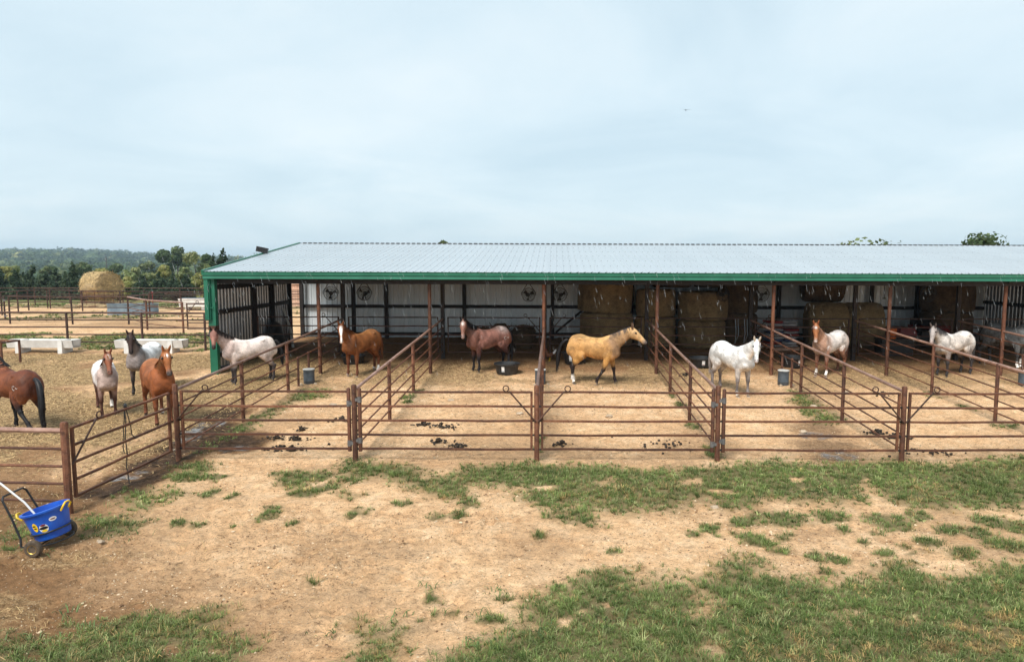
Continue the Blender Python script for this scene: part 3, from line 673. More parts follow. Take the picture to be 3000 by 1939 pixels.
# ================================================================== SHED
EAVE_Y, RIDGE_Y, EAVE_Z, RIDGE_Z = 22.05, 30.45, 3.97, 5.12
SX0, SX1 = -11.28, 26.2
POST_X = [-7.76, -4.11, -.36, 3.37, 7.18, 11.0, 14.78]
ALL_POST_X = POST_X + [18.6, 22.4]
ROOF_SLOPE = (RIDGE_Z - EAVE_Z) / (RIDGE_Y - EAVE_Y)
def roof_z(y): return EAVE_Z + (y - EAVE_Y) * ROOF_SLOPE
shed = thing('open_shed', 'long open-fronted metal shed with pale ribbed roof and green trim', 'shed', (0, 26, gz(26)))
SHED_INV = Vector((0, -26, -gz(26)))
def part(mb, name, mats, smooth=False, parent=None):
    """parts are modelled in world metres, then hung on the shed"""
    o = mb.build(name, mats, parent or shed, smooth)
    if parent is None: o.location = SHED_INV
    return o
def ribbed(width, a, b, normal, across, rib=.2286, h=.015, foot=.062, top=.030, minor=True):
    """one profiled sheet: from point a (one end) to b (other end); ribs run a->b; 'across' is the unit width direction"""
    mb = MB(); a, b, n, ac = Vector(a), Vector(b), Vector(normal), Vector(across)
    prof = [(0, 0)]; x = rib / 2
    k = int(round(width / rib))
    for i in range(k):
        cx = rib * (i + .5)
        prof += [(cx - foot / 2, 0), (cx - top / 2, h), (cx + top / 2, h), (cx + foot / 2, 0)]
        if minor and i < k:
            q = rib * (i + 1) - .001
            if q < width - .02: prof += [(q - .02, 0), (q - .012, .005), (q + .012, .005), (q + .02, 0)]
    prof.append((width, 0))
    vs = []; fs = []
    for (u, w) in prof: vs += [a + ac * u + n * w, b + ac * u + n * w]
    for i in range(len(prof) - 1): fs.append((2 * i, 2 * i + 2, 2 * i + 3, 2 * i + 1))
    return mb._add(vs, fs)
# roof panels, each its own sheet
PW = .9144
nrm = Vector((0, -ROOF_SLOPE, 1)).normalized()
n_roof = int((SX1 - SX0) / PW) + 1
rp = ribbed(PW, (0, EAVE_Y - .06, roof_z(EAVE_Y - .06)), (0, RIDGE_Y, RIDGE_Z), nrm, (1, 0, 0)).mesh('roof_panel', 'roof')
for i in range(n_roof):
    o = link('roof_panel', rp, shed); o.location = SHED_INV + Vector((SX0 + i * PW, 0, .0015 * (i % 2)))
# roof screws: rows of small heads along the purlins
mb = MB()
for row in range(7):
    y = EAVE_Y + .05 + row * (RIDGE_Y - EAVE_Y - .15) / 6; 
    for i in range(n_roof * 4):
        x = SX0 + (i + .5) * .2286 + .045
        mb.tube([Vector((x, y, roof_z(y) + .003)), Vector((x, y, roof_z(y) + .018))], [.017, .010], 5)
tag(part(mb, 'roof_screws', 'hinge'), kind='stuff')
XR = SX0 + n_roof * PW
# ridge flashing with closure gaps
part(MB().bbox((SX0, RIDGE_Y - .02, RIDGE_Z - .10), (XR, RIDGE_Y + .04, RIDGE_Z + .016)), 'ridge_flashing', 'rust_dark')
cl = MB()
for i in range(n_roof * 4):
    x = SX0 + (i + .5) * .2286
    cl.bbox((x + .05, RIDGE_Y - .10, RIDGE_Z + .004), (x + .178, RIDGE_Y + .05, RIDGE_Z + .036))
tag(part(cl, 'ridge_closures', 'rust_dark'), kind='stuff')
# eave fascia: bright upper face and a returned lower lip
part(MB().bbox((SX0 - .05, EAVE_Y - .075, EAVE_Z - .125), (XR + .05, EAVE_Y + .02, EAVE_Z - .012)).bbox((SX0 - .05, EAVE_Y - .09, EAVE_Z - .02), (XR + .05, EAVE_Y - .03, EAVE_Z - .010)), 'eave_fascia', 'green')
part(MB().box((SX0 / 2 + XR / 2, EAVE_Y - .03, EAVE_Z - .185), (XR - SX0 + .08, .05, .118), Matrix.Rotation(R(-10), 3, 'X')), 'eave_lip', 'green')
# gable trims
for x in (SX0 - .03, XR + .03):
    part(MB().beam((x, EAVE_Y - .08, EAVE_Z - .04), (x, RIDGE_Y + .03, RIDGE_Z - .03), .07, .16), 'gable_trim', 'green')
# purlins under the roof
for i in range(7):
    y = EAVE_Y + .35 + i * (RIDGE_Y - EAVE_Y - .6) / 6
    part(MB().bbox((SX0 + .05, y - .03, roof_z(y) - .17), (XR - .05, y + .03, roof_z(y) - .012)), 'purlin', 'rust_dark')
# front posts, rafters, rear columns
for x in ALL_POST_X:
    b = gz(22.4)
    p = part(MB().tube([(x, 22.4, b - .3), (x, 22.4, EAVE_Z - .24)], .058, 12), 'front_post', 'rust', True)
    q = MB().bbox((x - .085, 22.32, EAVE_Z - .40), (x + .085, 22.48, EAVE_Z - .20)).build('post_bracket', 'rust_dark', p)
    part(MB().beam((x, 22.2, roof_z(22.2) - .26), (x, 30.3, roof_z(30.3) - .26), .07, .16), 'rafter', 'rust_dark')
    part(MB().bbox((x - .065, 24.92, gz(25) - .3), (x + .065, 25.05, roof_z(25) - .34)), 'rear_column', 'rust_dark')
part(MB().bbox((SX0 + .1, 22.30, EAVE_Z - .40), (XR - .1, 22.36, EAVE_Z - .24)), 'eave_beam', 'rust_dark')
# back wall: sheets, girts, studs
BW0, BW1, BY = -11.2, XR - .1, 30.40
bp = ribbed(PW, (0, BY, gz(BY) - .02), (0, BY, RIDGE_Z - .16), (0, -1, 0), (1, 0, 0), h=.024).mesh('back_wall_sheet', 'wall_in')
i = 0
x = BW0
while x < BW1 - .2:
    o = link('back_wall_sheet', bp, shed); o.location = SHED_INV + Vector((x, .002 * (i % 2), 0)); x += PW; i += 1
for z, h in ((1.14, .13), (2.36, .14), (3.58, .15), (4.75, .15)):
    part(MB().bbox((BW0, BY - .16, z - h / 2), (BW1, BY - .03, z + h / 2)), 'wall_girt', 'rust_dark')
for x in (-11.18, -8.90, -7.45, -4.0, -.10, 3.4, 9.9, 14.0, 16.0, 20.0, 23.5):
    part(MB().bbox((x - .075, BY - .32, gz(BY) - .2), (x + .075, BY - .17, RIDGE_Z - .3)), 'wall_stud', 'rust_dark')
part(MB().beam((.05, BY - .4, 1.25), (1.6, BY - .4, 2.55), .06, .09), 'diagonal_brace', 'rust_dark')
part(MB().beam((.9, BY - .4, 3.95), (1.6, BY - .4, 3.3), .06, .09), 'diagonal_brace', 'rust_dark')
# left end wall, with the alley doorway left open near the back
ex = SX0 + .10
def end_sheets(xe, sgn, y0, y1):
    y = y0; k = 0
    while y < y1 - .05:
        w = min(PW, y1 - y); w = max(.2286, round(w / .2286) * .2286)
        za, zb = gz(y) - .05, roof_z(y + w / 2) - .10
        part(ribbed(w, (xe + .002 * (k % 2), y, gz(y + w / 2) - .04), (xe + .002 * (k % 2), y, roof_z(y) - .06), (sgn, 0, 0), (0, 1, 0), h=.032, foot=.055, top=.014, minor=False), 'end_wall_sheet', 'end_in'); y += w; k += 1
end_sheets(ex, 1, 22.35, 28.5)
for z0, h in ((1.20, .12), (2.62, .14), (3.45, .15), (.72, .12)):
    part(MB().beam((ex + .09, 22.35, z0), (ex + .09, 28.45, z0 + .02), .10, h), 'end_girt', 'rust_dark')
for y in (25.15, 26.75, 28.48):
    part(MB().bbox((ex + .04, y - .06, gz(y) - .2), (ex + .19, y + .06, roof_z(y) - .16)), 'end_stud', 'rust_dark')
xr = XR - .16
end_sheets(19.1, -1, 25.1, 30.3)
part(MB().beam((19.0, 25.1, 2.62), (19.0, 30.2, 2.64), .10, .14), 'partition_girt', 'rust_dark')
end_sheets(xr, -1, 22.35, 30.3)
for z0, h in ((1.35, .12), (2.62, .14)):
    part(MB().beam((xr - .09, 22.35, z0), (xr - .09, 30.2, z0 + .02), .10, h), 'end_girt', 'rust_dark')
# green corner post and boxed downspout panel
gb = gz(22.2)
part(MB().bbox((SX0 + .02, 22.13, gb - .2), (SX0 + .26, 22.30, EAVE_Z - .25)), 'corner_post', 'green')
part(MB().bbox((SX0 - .03, 22.02, 2.40), (SX0 + .10, 22.12, EAVE_Z - .245)).bbox((SX0 + .10, 22.07, 2.40), (SX0 + .135, 22.12, EAVE_Z - .245)), 'corner_flashing', 'green')
part(MB().tube([(SX0 + .10, 22.08, 2.78), (SX0 + .24, 22.05, 2.80)], .016, 6), 'flashing_strap', 'green')
part(MB().bbox((SX0 + .01, 22.115, 2.06), (SX0 + .27, 22.315, 2.20)), 'corner_plate', 'rust')
fl = thing('floodlight', 'small dark floodlight box fixed on the shed gable edge', 'light', (SX0 - .05, 26.6, roof_z(26.6) + .04))
fl.rotation_euler = (0, 0, R(10))
MB().box((0, 0, .12), (.42, .16, .20), Matrix.Rotation(R(12), 3, 'Y')).build('lamp_housing', 'black', fl)
MB().tube([(0, 0, -.05), (0, .02, .06)], .025, 6).build('bracket', 'black', fl)

# ================================================================== PIPE FENCES AND GATES
def fence(name, label, pts, posts, rails, group=None, top_r=.036, rail_r=.019, post_r=.045, tops='rust_top', rail_mat='rust', post_mat='rust', n=8, cat='fence', post_extra=.05, gaps=None, segs=None):
    """pts: plan polyline; posts: list of (x,y); rails: heights above ground, topmost first"""
    x0, y0 = pts[0]; root = thing(name, label, cat, (x0, y0, gz(y0)), 0, group)
    off = Vector((x0, y0, gz(y0)))
    def path(h, P):
        out = []; jt = lambda: Vector((random.uniform(-.008, .008), random.uniform(-.008, .008), random.uniform(-.010, .008)))
        for (a, b), (c, d) in zip(P[:-1], P[1:]):
            k = max(1, int(math.hypot(c - a, d - b) / 3))
            for i in range(k): t = i / k; X, Y = a + (c - a) * t, b + (d - b) * t; out.append(Vector((X, Y, gz(Y) + h)) - off + (jt() if i else Vector()))
        out.append(Vector((P[-1][0], P[-1][1], gz(P[-1][1]) + h)) - off); return out
    for i, h in enumerate(rails):
        r = top_r if i == 0 else rail_r
        if gaps and h < gaps[2]:
            P1 = [pts[0], (pts[0][0], gaps[0])]; P2 = [(pts[0][0], gaps[1]), pts[-1]]
            MB().tube(path(h, P1), r, n).build('rail', rail_mat, root, True); MB().tube(path(h, P2), r, n).build('rail', rail_mat, root, True)
        else:
            MB().tube(path(h, pts), r, n).build('top_rail' if i == 0 else 'rail', tops if i == 0 else rail_mat, root, True)
    for q in posts:
        x, y = q[:2]; h = q[2] if len(q) > 2 else rails[0]; r = q[3] if len(q) > 3 else post_r
        b = Vector((x, y, gz(y))) - off
        lean = Vector((random.uniform(-.012, .012), random.uniform(-.012, .012), 0))
        p = MB()
        p.tube([b + Vector((0, 0, -.25)), b + lean + Vector((0, 0, h)), b + lean + Vector((0, 0, h + r * .45)), b + lean + Vector((0, 0, h + r * .6))], [r, r, r * .8, r * .2], n).build('post', post_mat, root, True)
    return root
RAILS = [1.47, 1.17, .87, .57, .27]
DIV_Y0, DIV_Y1 = 13.8, 24.9
names = ['nearest the blue cart, meeting the rope gate', 'second from the left', 'third from the left, seen almost edge-on', 'fourth from the left', 'fifth from the left', 'sixth from the left', 'rightmost, cut by the picture edge']
for k, x in enumerate(POST_X):
    water = k in (0, 2, 4, 6)
    # every second divider is interrupted low down for a water pail
    posts = [(x, 13.8, 1.56, .055), (x, 16.75), (x, 19.65)]
    if water: posts += [(x, 20.45, .90, .035), (x, 21.35, .90, .035)]
    f = fence('pen_divider', 'pipe pen divider into the shed, ' + names[k], [(x, DIV_Y0), (x, DIV_Y1)], posts, RAILS, 'pen dividers', gaps=(20.45, 21.35, .7) if water else None)
    # latch lugs on the front post
    for h in (1.15, .85, .55, .25):
        for s in (-1, 1):
            if (k % 2 == 0 and k != 0) or s == 1:
                MB().box((s * .065, -.01, h), (.05, .035, .035)).build('latch_lug', 'rust_dark', f)

def gate(name, label, a, b, hinge, latch, za=None, zb=None, group='pen gates along the front', rail_mat='rust', hb=.25, ht=1.44, nr=5, ring=True, dark=False):
    """flat pipe gate from plan point a to b. hinge/latch are 'a' or 'b' (None: no fitting)"""
    ax, ay = a; bx, by = b; za = gz(ay) if za is None else za; zb = gz(by) if zb is None else zb
    L = math.hypot(bx - ax, by - ay)
    g = thing(name, label, 'gate', (ax, ay, za), math.atan2(by - ay, bx - ax), group)
    dz = zb - za; M0 = 'rust_dark' if dark else rail_mat
    zz = lambda x, h: h + dz * x / L
    e0 = .11; e1 = L - .11
    for i in range(nr):
        h = ht - (ht - hb) * i / (nr - 1)
        wob = [Vector((e0 + (e1 - e0) * q, random.uniform(-.012, .012) if 0 < q < 1 else 0, zz(e0 + (e1 - e0) * q, h) + (random.uniform(-.013, .006) if 0 < q < 1 else 0))) for q in (0, .22, .48, .74, 1)]
        MB().tube(wob, .0285, 4, ph=math.pi / 4).build('rail', M0, g)
    for end, x in (('a', e0), ('b', e1)):
        if end == hinge:
            MB().tube([(x, 0, zz(x, hb - .05)), (x, 0, zz(x, ht + .06)), (x, 0, zz(x, ht + .075)), (x, 0, zz(x, ht + .085))], [.040, .040, .03, .01], 10).build('hinge_stile', M0, g, True)
            s = -1 if end == 'a' else 1
            for h in (ht - .24 + (.08 if end == 'a' else 0), hb + .12 + (.06 if end == 'a' else 0)):
                MB().box((x + s * .055, -.005, zz(x, h)), (.115, .075, .062)).tube([(x, 0, zz(x, h - .06)), (x, 0, zz(x, h + .06))], .047, 10).build('hinge', 'hinge', g)
        else:
            MB().beam((x, .002, zz(x, hb - .019)), (x, .002, zz(x, ht + .019)), .046, .046, (1, 0, 0)).build('stile', M0, g)
    if latch:
        s = 1 if latch == 'b' else -1; x1 = (L - .02) if latch == 'b' else .02
        xt = x1 - s * .58
        lv = MB().tube([(x1, -.06, zz(x1, ht - .60)), (xt + s * .08, -.055, zz(xt, ht - .02)), (xt + s * .03, -.055, zz(xt, ht + .03))], .017, 7).build('latch_lever', 'rust_far', g, True)
        c = Vector((xt - s * .03, -.055, zz(xt, ht + .085)))
        MB().tube([c + Vector((math.cos(q) * .058, 0, math.sin(q) * .058)) for q in [2 * math.pi * j / 14 for j in range(14)]], .012, 6, closed=True).build('lever_ring', 'rust_far', lv, True)
    return g
PX = POST_X
gate('pen_gate', 'five-rail pen gate directly right of the rope gate, latched at its left', (PX[0], 13.8), (PX[1], 13.8), 'b', 'a')
gate('pen_gate', 'five-rail pen gate below the bay roan horse and black tub', (PX[1], 13.8), (PX[2], 13.8), 'a', 'b')
gate('pen_gate', 'five-rail pen gate in front of the walking buckskin horse', (PX[2], 13.8), (PX[3], 13.8), 'b', 'a')
gate('pen_gate', 'five-rail pen gate in front of the white grey horse', (PX[3], 13.8), (PX[4], 13.8), 'a', 'b')
gate('pen_gate', 'rightmost five-rail pen gate, running out of the picture', (PX[4], 13.8), (PX[5], 13.85), 'b', 'a')
gate('corral_gate', 'angled five-rail gate with black rope, beside the corner post', (-8.20, 11.25), (PX[0] - .03, 13.72), None, 'a', group=None)
fence('corner_fence', 'pipe fence with thick top rail behind the blue cart', [(-8.20, 11.2), (-16.5, 11.65)], [(-8.20, 11.2, 1.56, .062), (-11.4, 11.37), (-14.6, 11.55)], [1.44, 1.13, .83, .53, .23], tops='rust_top', top_r=.045, rail_r=.024)
# rear gates inside the shed
rear_l = ['behind the pale roan horse at the left end', 'behind the chestnut horse with the blaze', 'behind the bay roan horse', 'behind the buckskin horse', 'behind the white grey horse', 'behind the strawberry roan horse', 'behind the pale grey horse at the right', 'in the dark right end bay']
RX = [-11.1] + POST_X + [18.2]
for i in range(8):
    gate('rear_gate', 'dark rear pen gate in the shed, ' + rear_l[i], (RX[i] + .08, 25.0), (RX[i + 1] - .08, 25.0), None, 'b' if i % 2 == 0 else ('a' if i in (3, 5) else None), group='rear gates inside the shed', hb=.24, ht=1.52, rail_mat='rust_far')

# left paddock fences
TR = [1.47, 1.19, .90, .61, .32]
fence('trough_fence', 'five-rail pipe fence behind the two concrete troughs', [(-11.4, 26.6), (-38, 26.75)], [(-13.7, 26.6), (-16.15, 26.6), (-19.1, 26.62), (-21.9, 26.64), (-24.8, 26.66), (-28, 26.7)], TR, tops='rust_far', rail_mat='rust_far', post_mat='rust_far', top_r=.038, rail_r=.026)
fence('paddock_fence', 'pipe paddock fence left of the hay, behind the grass strip', [(-29.3, 36.6), (-22.85, 36.5)], [(-29.3, 36.6), (-25.9, 36.55), (-22.85, 36.5)], TR, tops='rust_far', rail_mat='rust_far', post_mat='rust_far', top_r=.038)
fence('paddock_fence', 'short bent pipe fence joining the paddock corner to the small gate', [(-22.85, 36.5), (-19.95, 33.3), (-17.1, 31.3)], [(-19.95, 33.3), (-17.1, 31.3)], TR, tops='rust_top', top_r=.038)
gate('paddock_gate', 'small pipe gate with ring latch beside the shed corner', (-17.0, 31.3), (-13.6, 31.2), None, 'a', group=None, ht=1.42, rail_mat='rust_far')
gate('paddock_gate', 'pipe gate at the left picture edge in the paddock fence', (-29.45, 36.6), (-33.2, 36.9), 'a', None, group=None, ht=1.42, rail_mat='rust_far')
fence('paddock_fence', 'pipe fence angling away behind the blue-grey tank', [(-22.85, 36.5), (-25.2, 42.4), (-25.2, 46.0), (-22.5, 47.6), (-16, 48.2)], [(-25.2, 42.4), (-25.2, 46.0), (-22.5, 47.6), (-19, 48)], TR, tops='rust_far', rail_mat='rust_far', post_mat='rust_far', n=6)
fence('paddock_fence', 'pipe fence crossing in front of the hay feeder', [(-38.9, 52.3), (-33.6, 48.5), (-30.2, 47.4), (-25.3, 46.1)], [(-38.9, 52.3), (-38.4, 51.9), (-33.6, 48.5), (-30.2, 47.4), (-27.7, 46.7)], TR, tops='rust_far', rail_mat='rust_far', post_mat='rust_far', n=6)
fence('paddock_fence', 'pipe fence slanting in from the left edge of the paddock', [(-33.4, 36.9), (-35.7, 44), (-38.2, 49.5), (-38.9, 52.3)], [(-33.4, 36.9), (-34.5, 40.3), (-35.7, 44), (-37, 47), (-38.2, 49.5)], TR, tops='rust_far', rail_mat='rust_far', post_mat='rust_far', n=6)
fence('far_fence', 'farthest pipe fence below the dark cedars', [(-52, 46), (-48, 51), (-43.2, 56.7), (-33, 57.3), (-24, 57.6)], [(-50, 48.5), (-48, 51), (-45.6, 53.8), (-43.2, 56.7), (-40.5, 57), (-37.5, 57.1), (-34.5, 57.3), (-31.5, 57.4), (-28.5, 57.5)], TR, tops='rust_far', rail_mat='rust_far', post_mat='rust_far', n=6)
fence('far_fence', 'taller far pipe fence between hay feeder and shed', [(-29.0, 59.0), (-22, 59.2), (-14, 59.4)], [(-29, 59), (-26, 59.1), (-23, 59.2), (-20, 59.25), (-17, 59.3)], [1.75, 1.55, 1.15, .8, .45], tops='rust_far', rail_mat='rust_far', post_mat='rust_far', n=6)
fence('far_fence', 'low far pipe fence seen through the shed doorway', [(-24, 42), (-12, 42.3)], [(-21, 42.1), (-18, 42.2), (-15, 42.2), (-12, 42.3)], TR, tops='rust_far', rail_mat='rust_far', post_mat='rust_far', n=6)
# square feeder frame at the left
ff = thing('metal_frame', 'small rusty square metal frame behind the dark bay horse', 'frame', (-18.95, 23.2, gz(23.2)))
for (x, y) in ((0, 0), (0, .8), (-1.9, 0), (-1.9, .8)):
    MB().beam((x, y, -.1), (x, y, .86), .055, .055, (1, 0, 0)).build('leg', 'rust', ff)
for a, b in (((0, 0), (0, .8)), ((0, .8), (-1.9, .8)), ((-1.9, .8), (-1.9, 0)), ((-1.9, 0), (0, 0))):
    MB().beam((*a, .83), (*b, .83), .05, .05).build('rail', 'rust', ff)

# ================================================================== THINGS
def on(x, y): return (x, y, gz(y))
# concrete feed bunks
def bunk(loc, rz, label):
    t = thing('concrete_trough', label, 'trough', loc, rz, 'concrete feed troughs')
    L = 2.55; mb = MB()
    prof_o = [(-.27, .50), (-.20, .20), (.20, .20), (.27, .50)]; prof_i = [(.21, .50), (.15, .28), (-.15, .28), (-.21, .50)]
    ring = prof_o + prof_i
    vs = [(sx, y, z) for sx in (-L / 2, L / 2) for (y, z) in ring]; n = len(ring)
    fs = [(i, (i + 1) % n, n + (i + 1) % n, n + i) for i in range(n)]
    for o in (0, n): fs += [(o + 0, o + 1, o + 6, o + 7), (o + 1, o + 2, o + 5, o + 6), (o + 2, o + 3, o + 4, o + 5)]
    mb._add(vs, fs).build('basin', 'white_paint', t)
    for s in (-1, 1):
        MB()._add([(s * L / 2, y, z) for (y, z) in prof_o] + [(s * (L / 2 - .09), y * .99, z - .002) for (y, z) in prof_o], [(0, 1, 2, 3), (7, 6, 5, 4), (0, 3, 7, 4), (0, 4, 5, 1), (1, 5, 6, 2), (2, 6, 7, 3)]).build('end_cap', 'white_paint', t)
        MB().box((s * .82, 0, .235), (.17, .58, .53), None, (1, .97)).build('foot', 'white_paint', t)
bunk(on(-19.62, 26.05), R(-1), 'white concrete feed trough at the left, below the pipe fence')
bunk(on(-15.50, 26.1), R(1.5), 'white concrete feed trough behind the blue roan horse')
# far white trough
def small_trough(loc, label):
    t = thing('white_trough', label, 'trough', loc, R(4))
    MB().box((0, 0, .55), (2.2, .7, .62), None, (1.05, 1.08)).build('basin', 'white_paint', t)
    for s in (-1, 1): MB().box((s * .6, 0, .12), (.22, .66, .26)).build('foot', 'white_paint', t)
    MB().box((0, 0, .868), (2.1, .58, .02)).build('water', 'galv', t)
small_trough(on(-26.9, 51.2), 'white trough in the far paddock beside the shed corner')
# stock tank (oval)
tk = thing('stock_tank', 'large blue-grey oval water tank behind the paddock fence', 'tank', on(-27.9, 45.1), R(14))
mb = MB(); vs = []; fs = []; n = 40
lev = [(1.0, 0), (1.0, .06), (.985, .10), (1.0, .32), (.985, .36), (1.0, .64), (1.02, .68), (1.02, .72), (.97, .72), (.955, .15), (0.01, .15)]
for (s, z) in lev:
    for k in range(n):
        a = 2 * math.pi * k / n; vs.append((math.copysign(abs(math.cos(a)) ** .8, math.cos(a)) * 1.52 * s, math.sin(a) * .62 * s, z))
for i in range(len(lev) - 1):
    for k in range(n): fs.append((i * n + k, i * n + (k + 1) % n, (i + 1) * n + (k + 1) % n, (i + 1) * n + k))
mb._add(vs, fs).build('shell', 'galv', tk, True)
w = MB(); w._add([(v[0] * .965, v[1] * .965, .60) for v in vs[:n]], [tuple(range(n))]).build('water', 'galv', tk)
MB().tube([(1.1, .3, .3), (1.1, .3, 1.35)], .03, 8).box((1.1, .3, 1.40), (.12, .10, .14)).build('hydrant', 'red', tk)
# hay feeder with big round bale
def bale(loc, r, h, label, mat='hay_old', axis='Z', rz=0, seed=1, sag=.04, group=None, name='hay_bale', tilt=0, jit=.018):
    rn = random.Random(seed); mb = MB(); n = 36; lev = []
    prof = [(.0, 0), (.55, 0), (.86, .0), (.96, .03), (1.0, .10), (1.01, .3), (1.02, .5), (1.01, .7), (1.0, .90), (.96, .97), (.86, 1.0), (.55, 1.01), (.0, 1.0)]
    vs = []; fs = []
    ph = rn.uniform(0, 6)
    for i, (q, z) in enumerate(prof):
        for k in range(n):
            a = 2 * math.pi * k / n
            rr = r * q * (1 + sag * math.sin(2 * a + ph) + rn.uniform(-jit, jit))
            p = Vector((rr * math.cos(a), rr * math.sin(a), z * h + rn.uniform(-.01, .01) * h))
            if axis == 'X': p = Vector((p.z - h / 2, p.x, p.y + r * .97))
            vs.append(p)
    for i in range(len(prof) - 1):
        for k in range(n): fs.append((i * n + k, i * n + (k + 1) % n, (i + 1) * n + (k + 1) % n, (i + 1) * n + k))
    mb._add(vs, fs)
    o = mb.build(name, mat, None, True); o.location = loc; o.rotation_euler = (0, tilt, rz)
    return tag(o, label, 'hay bale', group)
def hay_tuft(root, pts, n, seed, L=.22, mat='straw', c=(.46, .32, .13), spread=.1):
    rn = random.Random(seed); V = []; F = []; C = []
    for (p, nr, u) in pts(rn, n):
        d = (nr * rn.uniform(.02, .22) + u * rn.uniform(-1, 1) + nr.cross(u) * rn.uniform(-1, 1) + Vector((0, 0, -rn.uniform(0, .5)))).normalized()
        l = L * rn.uniform(.4, 1.2); s = d.cross(nr).normalized() * .014
        q = p + d * l; o = len(V)
        V += [p - s, p + s, q + s * .3, q - s * .3]; F.append((o, o + 1, o + 2, o + 3))
        k = rn.uniform(.35, 1.35); C += [tuple(x * k for x in c)] * 4
    me = np_mesh('loose_stalks', np.array([tuple(v) for v in V]), np.array(F), mat, np.array(C))
    o = link('loose_stalks', me, root); o['kind'] = 'stuff'; return o
hx, hy = -36.45, 55.0
hb = bale((hx, hy, gz(hy) + .62), 1.06, 1.8, 'large golden round hay bale standing in the far paddock feeder', 'hay', 'X', R(-22), 4, .05, jit=.05)
def shell(rn, n):
    for _ in range(n):
        a = rn.uniform(0, 6.28); xx = rn.uniform(-.95, .95)
        if rn.random() < .3:
            q = rn.uniform(0, 1.08); s = rn.choice((-1, 1)); yield Vector((s * .98, q * math.cos(a), 1.09 + q * math.sin(a))), Vector((s, 0, 0)), Vector((0, math.cos(a), math.sin(a)))
        else: yield Vector((xx, 1.12 * math.cos(a), 1.09 + 1.12 * math.sin(a))), Vector((0, math.cos(a), math.sin(a))), Vector((1, 0, 0))
hay_tuft(hb, shell, 7000, 2, .26, c=(.58, .42, .21))
fd = thing('hay_feeder', 'round rusty pipe feeder ring around the golden hay bale', 'feeder', (hx, hy, gz(hy)))
for h in (.12, .5, .95, 1.25):
    MB().tube([(1.45 * math.cos(2 * math.pi * k / 28), 1.45 * math.sin(2 * math.pi * k / 28), h) for k in range(28)], .028, 6, closed=True).build('hoop', 'rust', fd, True)
for k in range(14):
    a = 2 * math.pi * k / 14
    MB().tube([(1.45 * math.cos(a), 1.45 * math.sin(a), -.05), (1.45 * math.cos(a), 1.45 * math.sin(a), 1.25)], .022, 6).build('upright', 'rust', fd)
sp = MB(); rn = random.Random(9)
for k in range(30): sp.blob((rn.gauss(0, 1.2), rn.gauss(0, 1.0), rn.uniform(-.02, .15)), rn.uniform(.3, .6), k, 2, .2, (1, 1, .5))
o = sp.build('hay_pile', 'hay', None, True); o.location = (hx, hy - .2, gz(hy)); tag(o, 'spilled hay heaped under the golden bale', 'hay', kind='stuff')
# wooden pallet panels seen through the shed doorway
pw = thing('wooden_chute', 'tall pinkish wooden plank panel seen through the shed doorway', 'panel', on(-20.75, 54.8), R(8))
for k in range(5): MB().box((-.55 + k * .185, 0, .95), (.165, .03, 1.75 + .03 * (k % 3))).build('plank', 'wood', pw)
for z in (.4, .95, 1.5): MB().box((-.18, -.035, z), (.98, .04, .12)).build('cross_board', 'wood', pw)
MB().box((-.18, .1, 1.86), (1.0, .4, .05)).build('top_board', 'wood', pw)
for s in (-1, 1): MB().tube([(s * .5 - .18, -.06, -.1), (s * .5 - .18, -.06, 1.75)], .04, 8).build('post', 'rust', pw)

# rubber tubs
def tub(x, y, r, h, label, tagc, ta):
    t = thing('feed_tub', label, 'tub', (x, y, gz(y)), R(ta), 'black rubber feed tubs')
    pr = [(.0, .0), (r * .80, 0), (r * .84, .03), (r * .95, h * .8), (r * .98, h - .05), (r * 1.06, h - .045), (r * 1.07, h), (r * .95, h + .002), (r * .92, h - .05), (r * .78, .04), (0.0, .035)]
    MB().lathe(pr, 28).build('shell', 'tub', t, True)
    MB().lathe([(0, .0), (r * .8, .001), (r * .8, .02), (0, .05)], 20, (0, 0, .05)).build('feed', 'hay_dark', t)
    # paper label on the camera side
    a0 = -math.pi / 2 - .55; vs = []; zs = (h * .28, h * .78)
    for z in zs:
        rr = r * (.84 + .11 * z / (h * .8)) + .006
        for k in range(4): a = a0 + k * .085; vs.append((rr * math.cos(a), rr * math.sin(a), z))
    lb = MB()._add(vs, [(k, k + 1, k + 5, k + 4) for k in range(3)]).build('paper_label', 'white', t)
    rr = r * .885 + .009
    MB()._add([(rr * math.cos(a0 + q), rr * math.sin(a0 + q), z) for z in (h * .32, h * .5) for q in (.02, .13, .235)], [(0, 1, 4, 3), (1, 2, 5, 4)]).build('label_print', tagc, lb)
tub(-7.15, 24.05, .40, .30, 'black rubber tub behind the chestnut horse with the blaze', 'green', 18)
tub(-1.58, 22.45, .41, .36, 'black rubber tub at the feet of the bay roan horse', 'galv', 8)
tub(.72, 24.2, .42, .42, 'tall dark tub half hidden by the buckskin horse', 'hinge', 0)
tub(5.15, 23.7, .42, .33, 'black rubber tub behind the white grey horse', 'red', 22)
tub(8.35, 23.75, .45, .36, 'dark tub beside the pail left of the strawberry roan', 'hinge', 40)
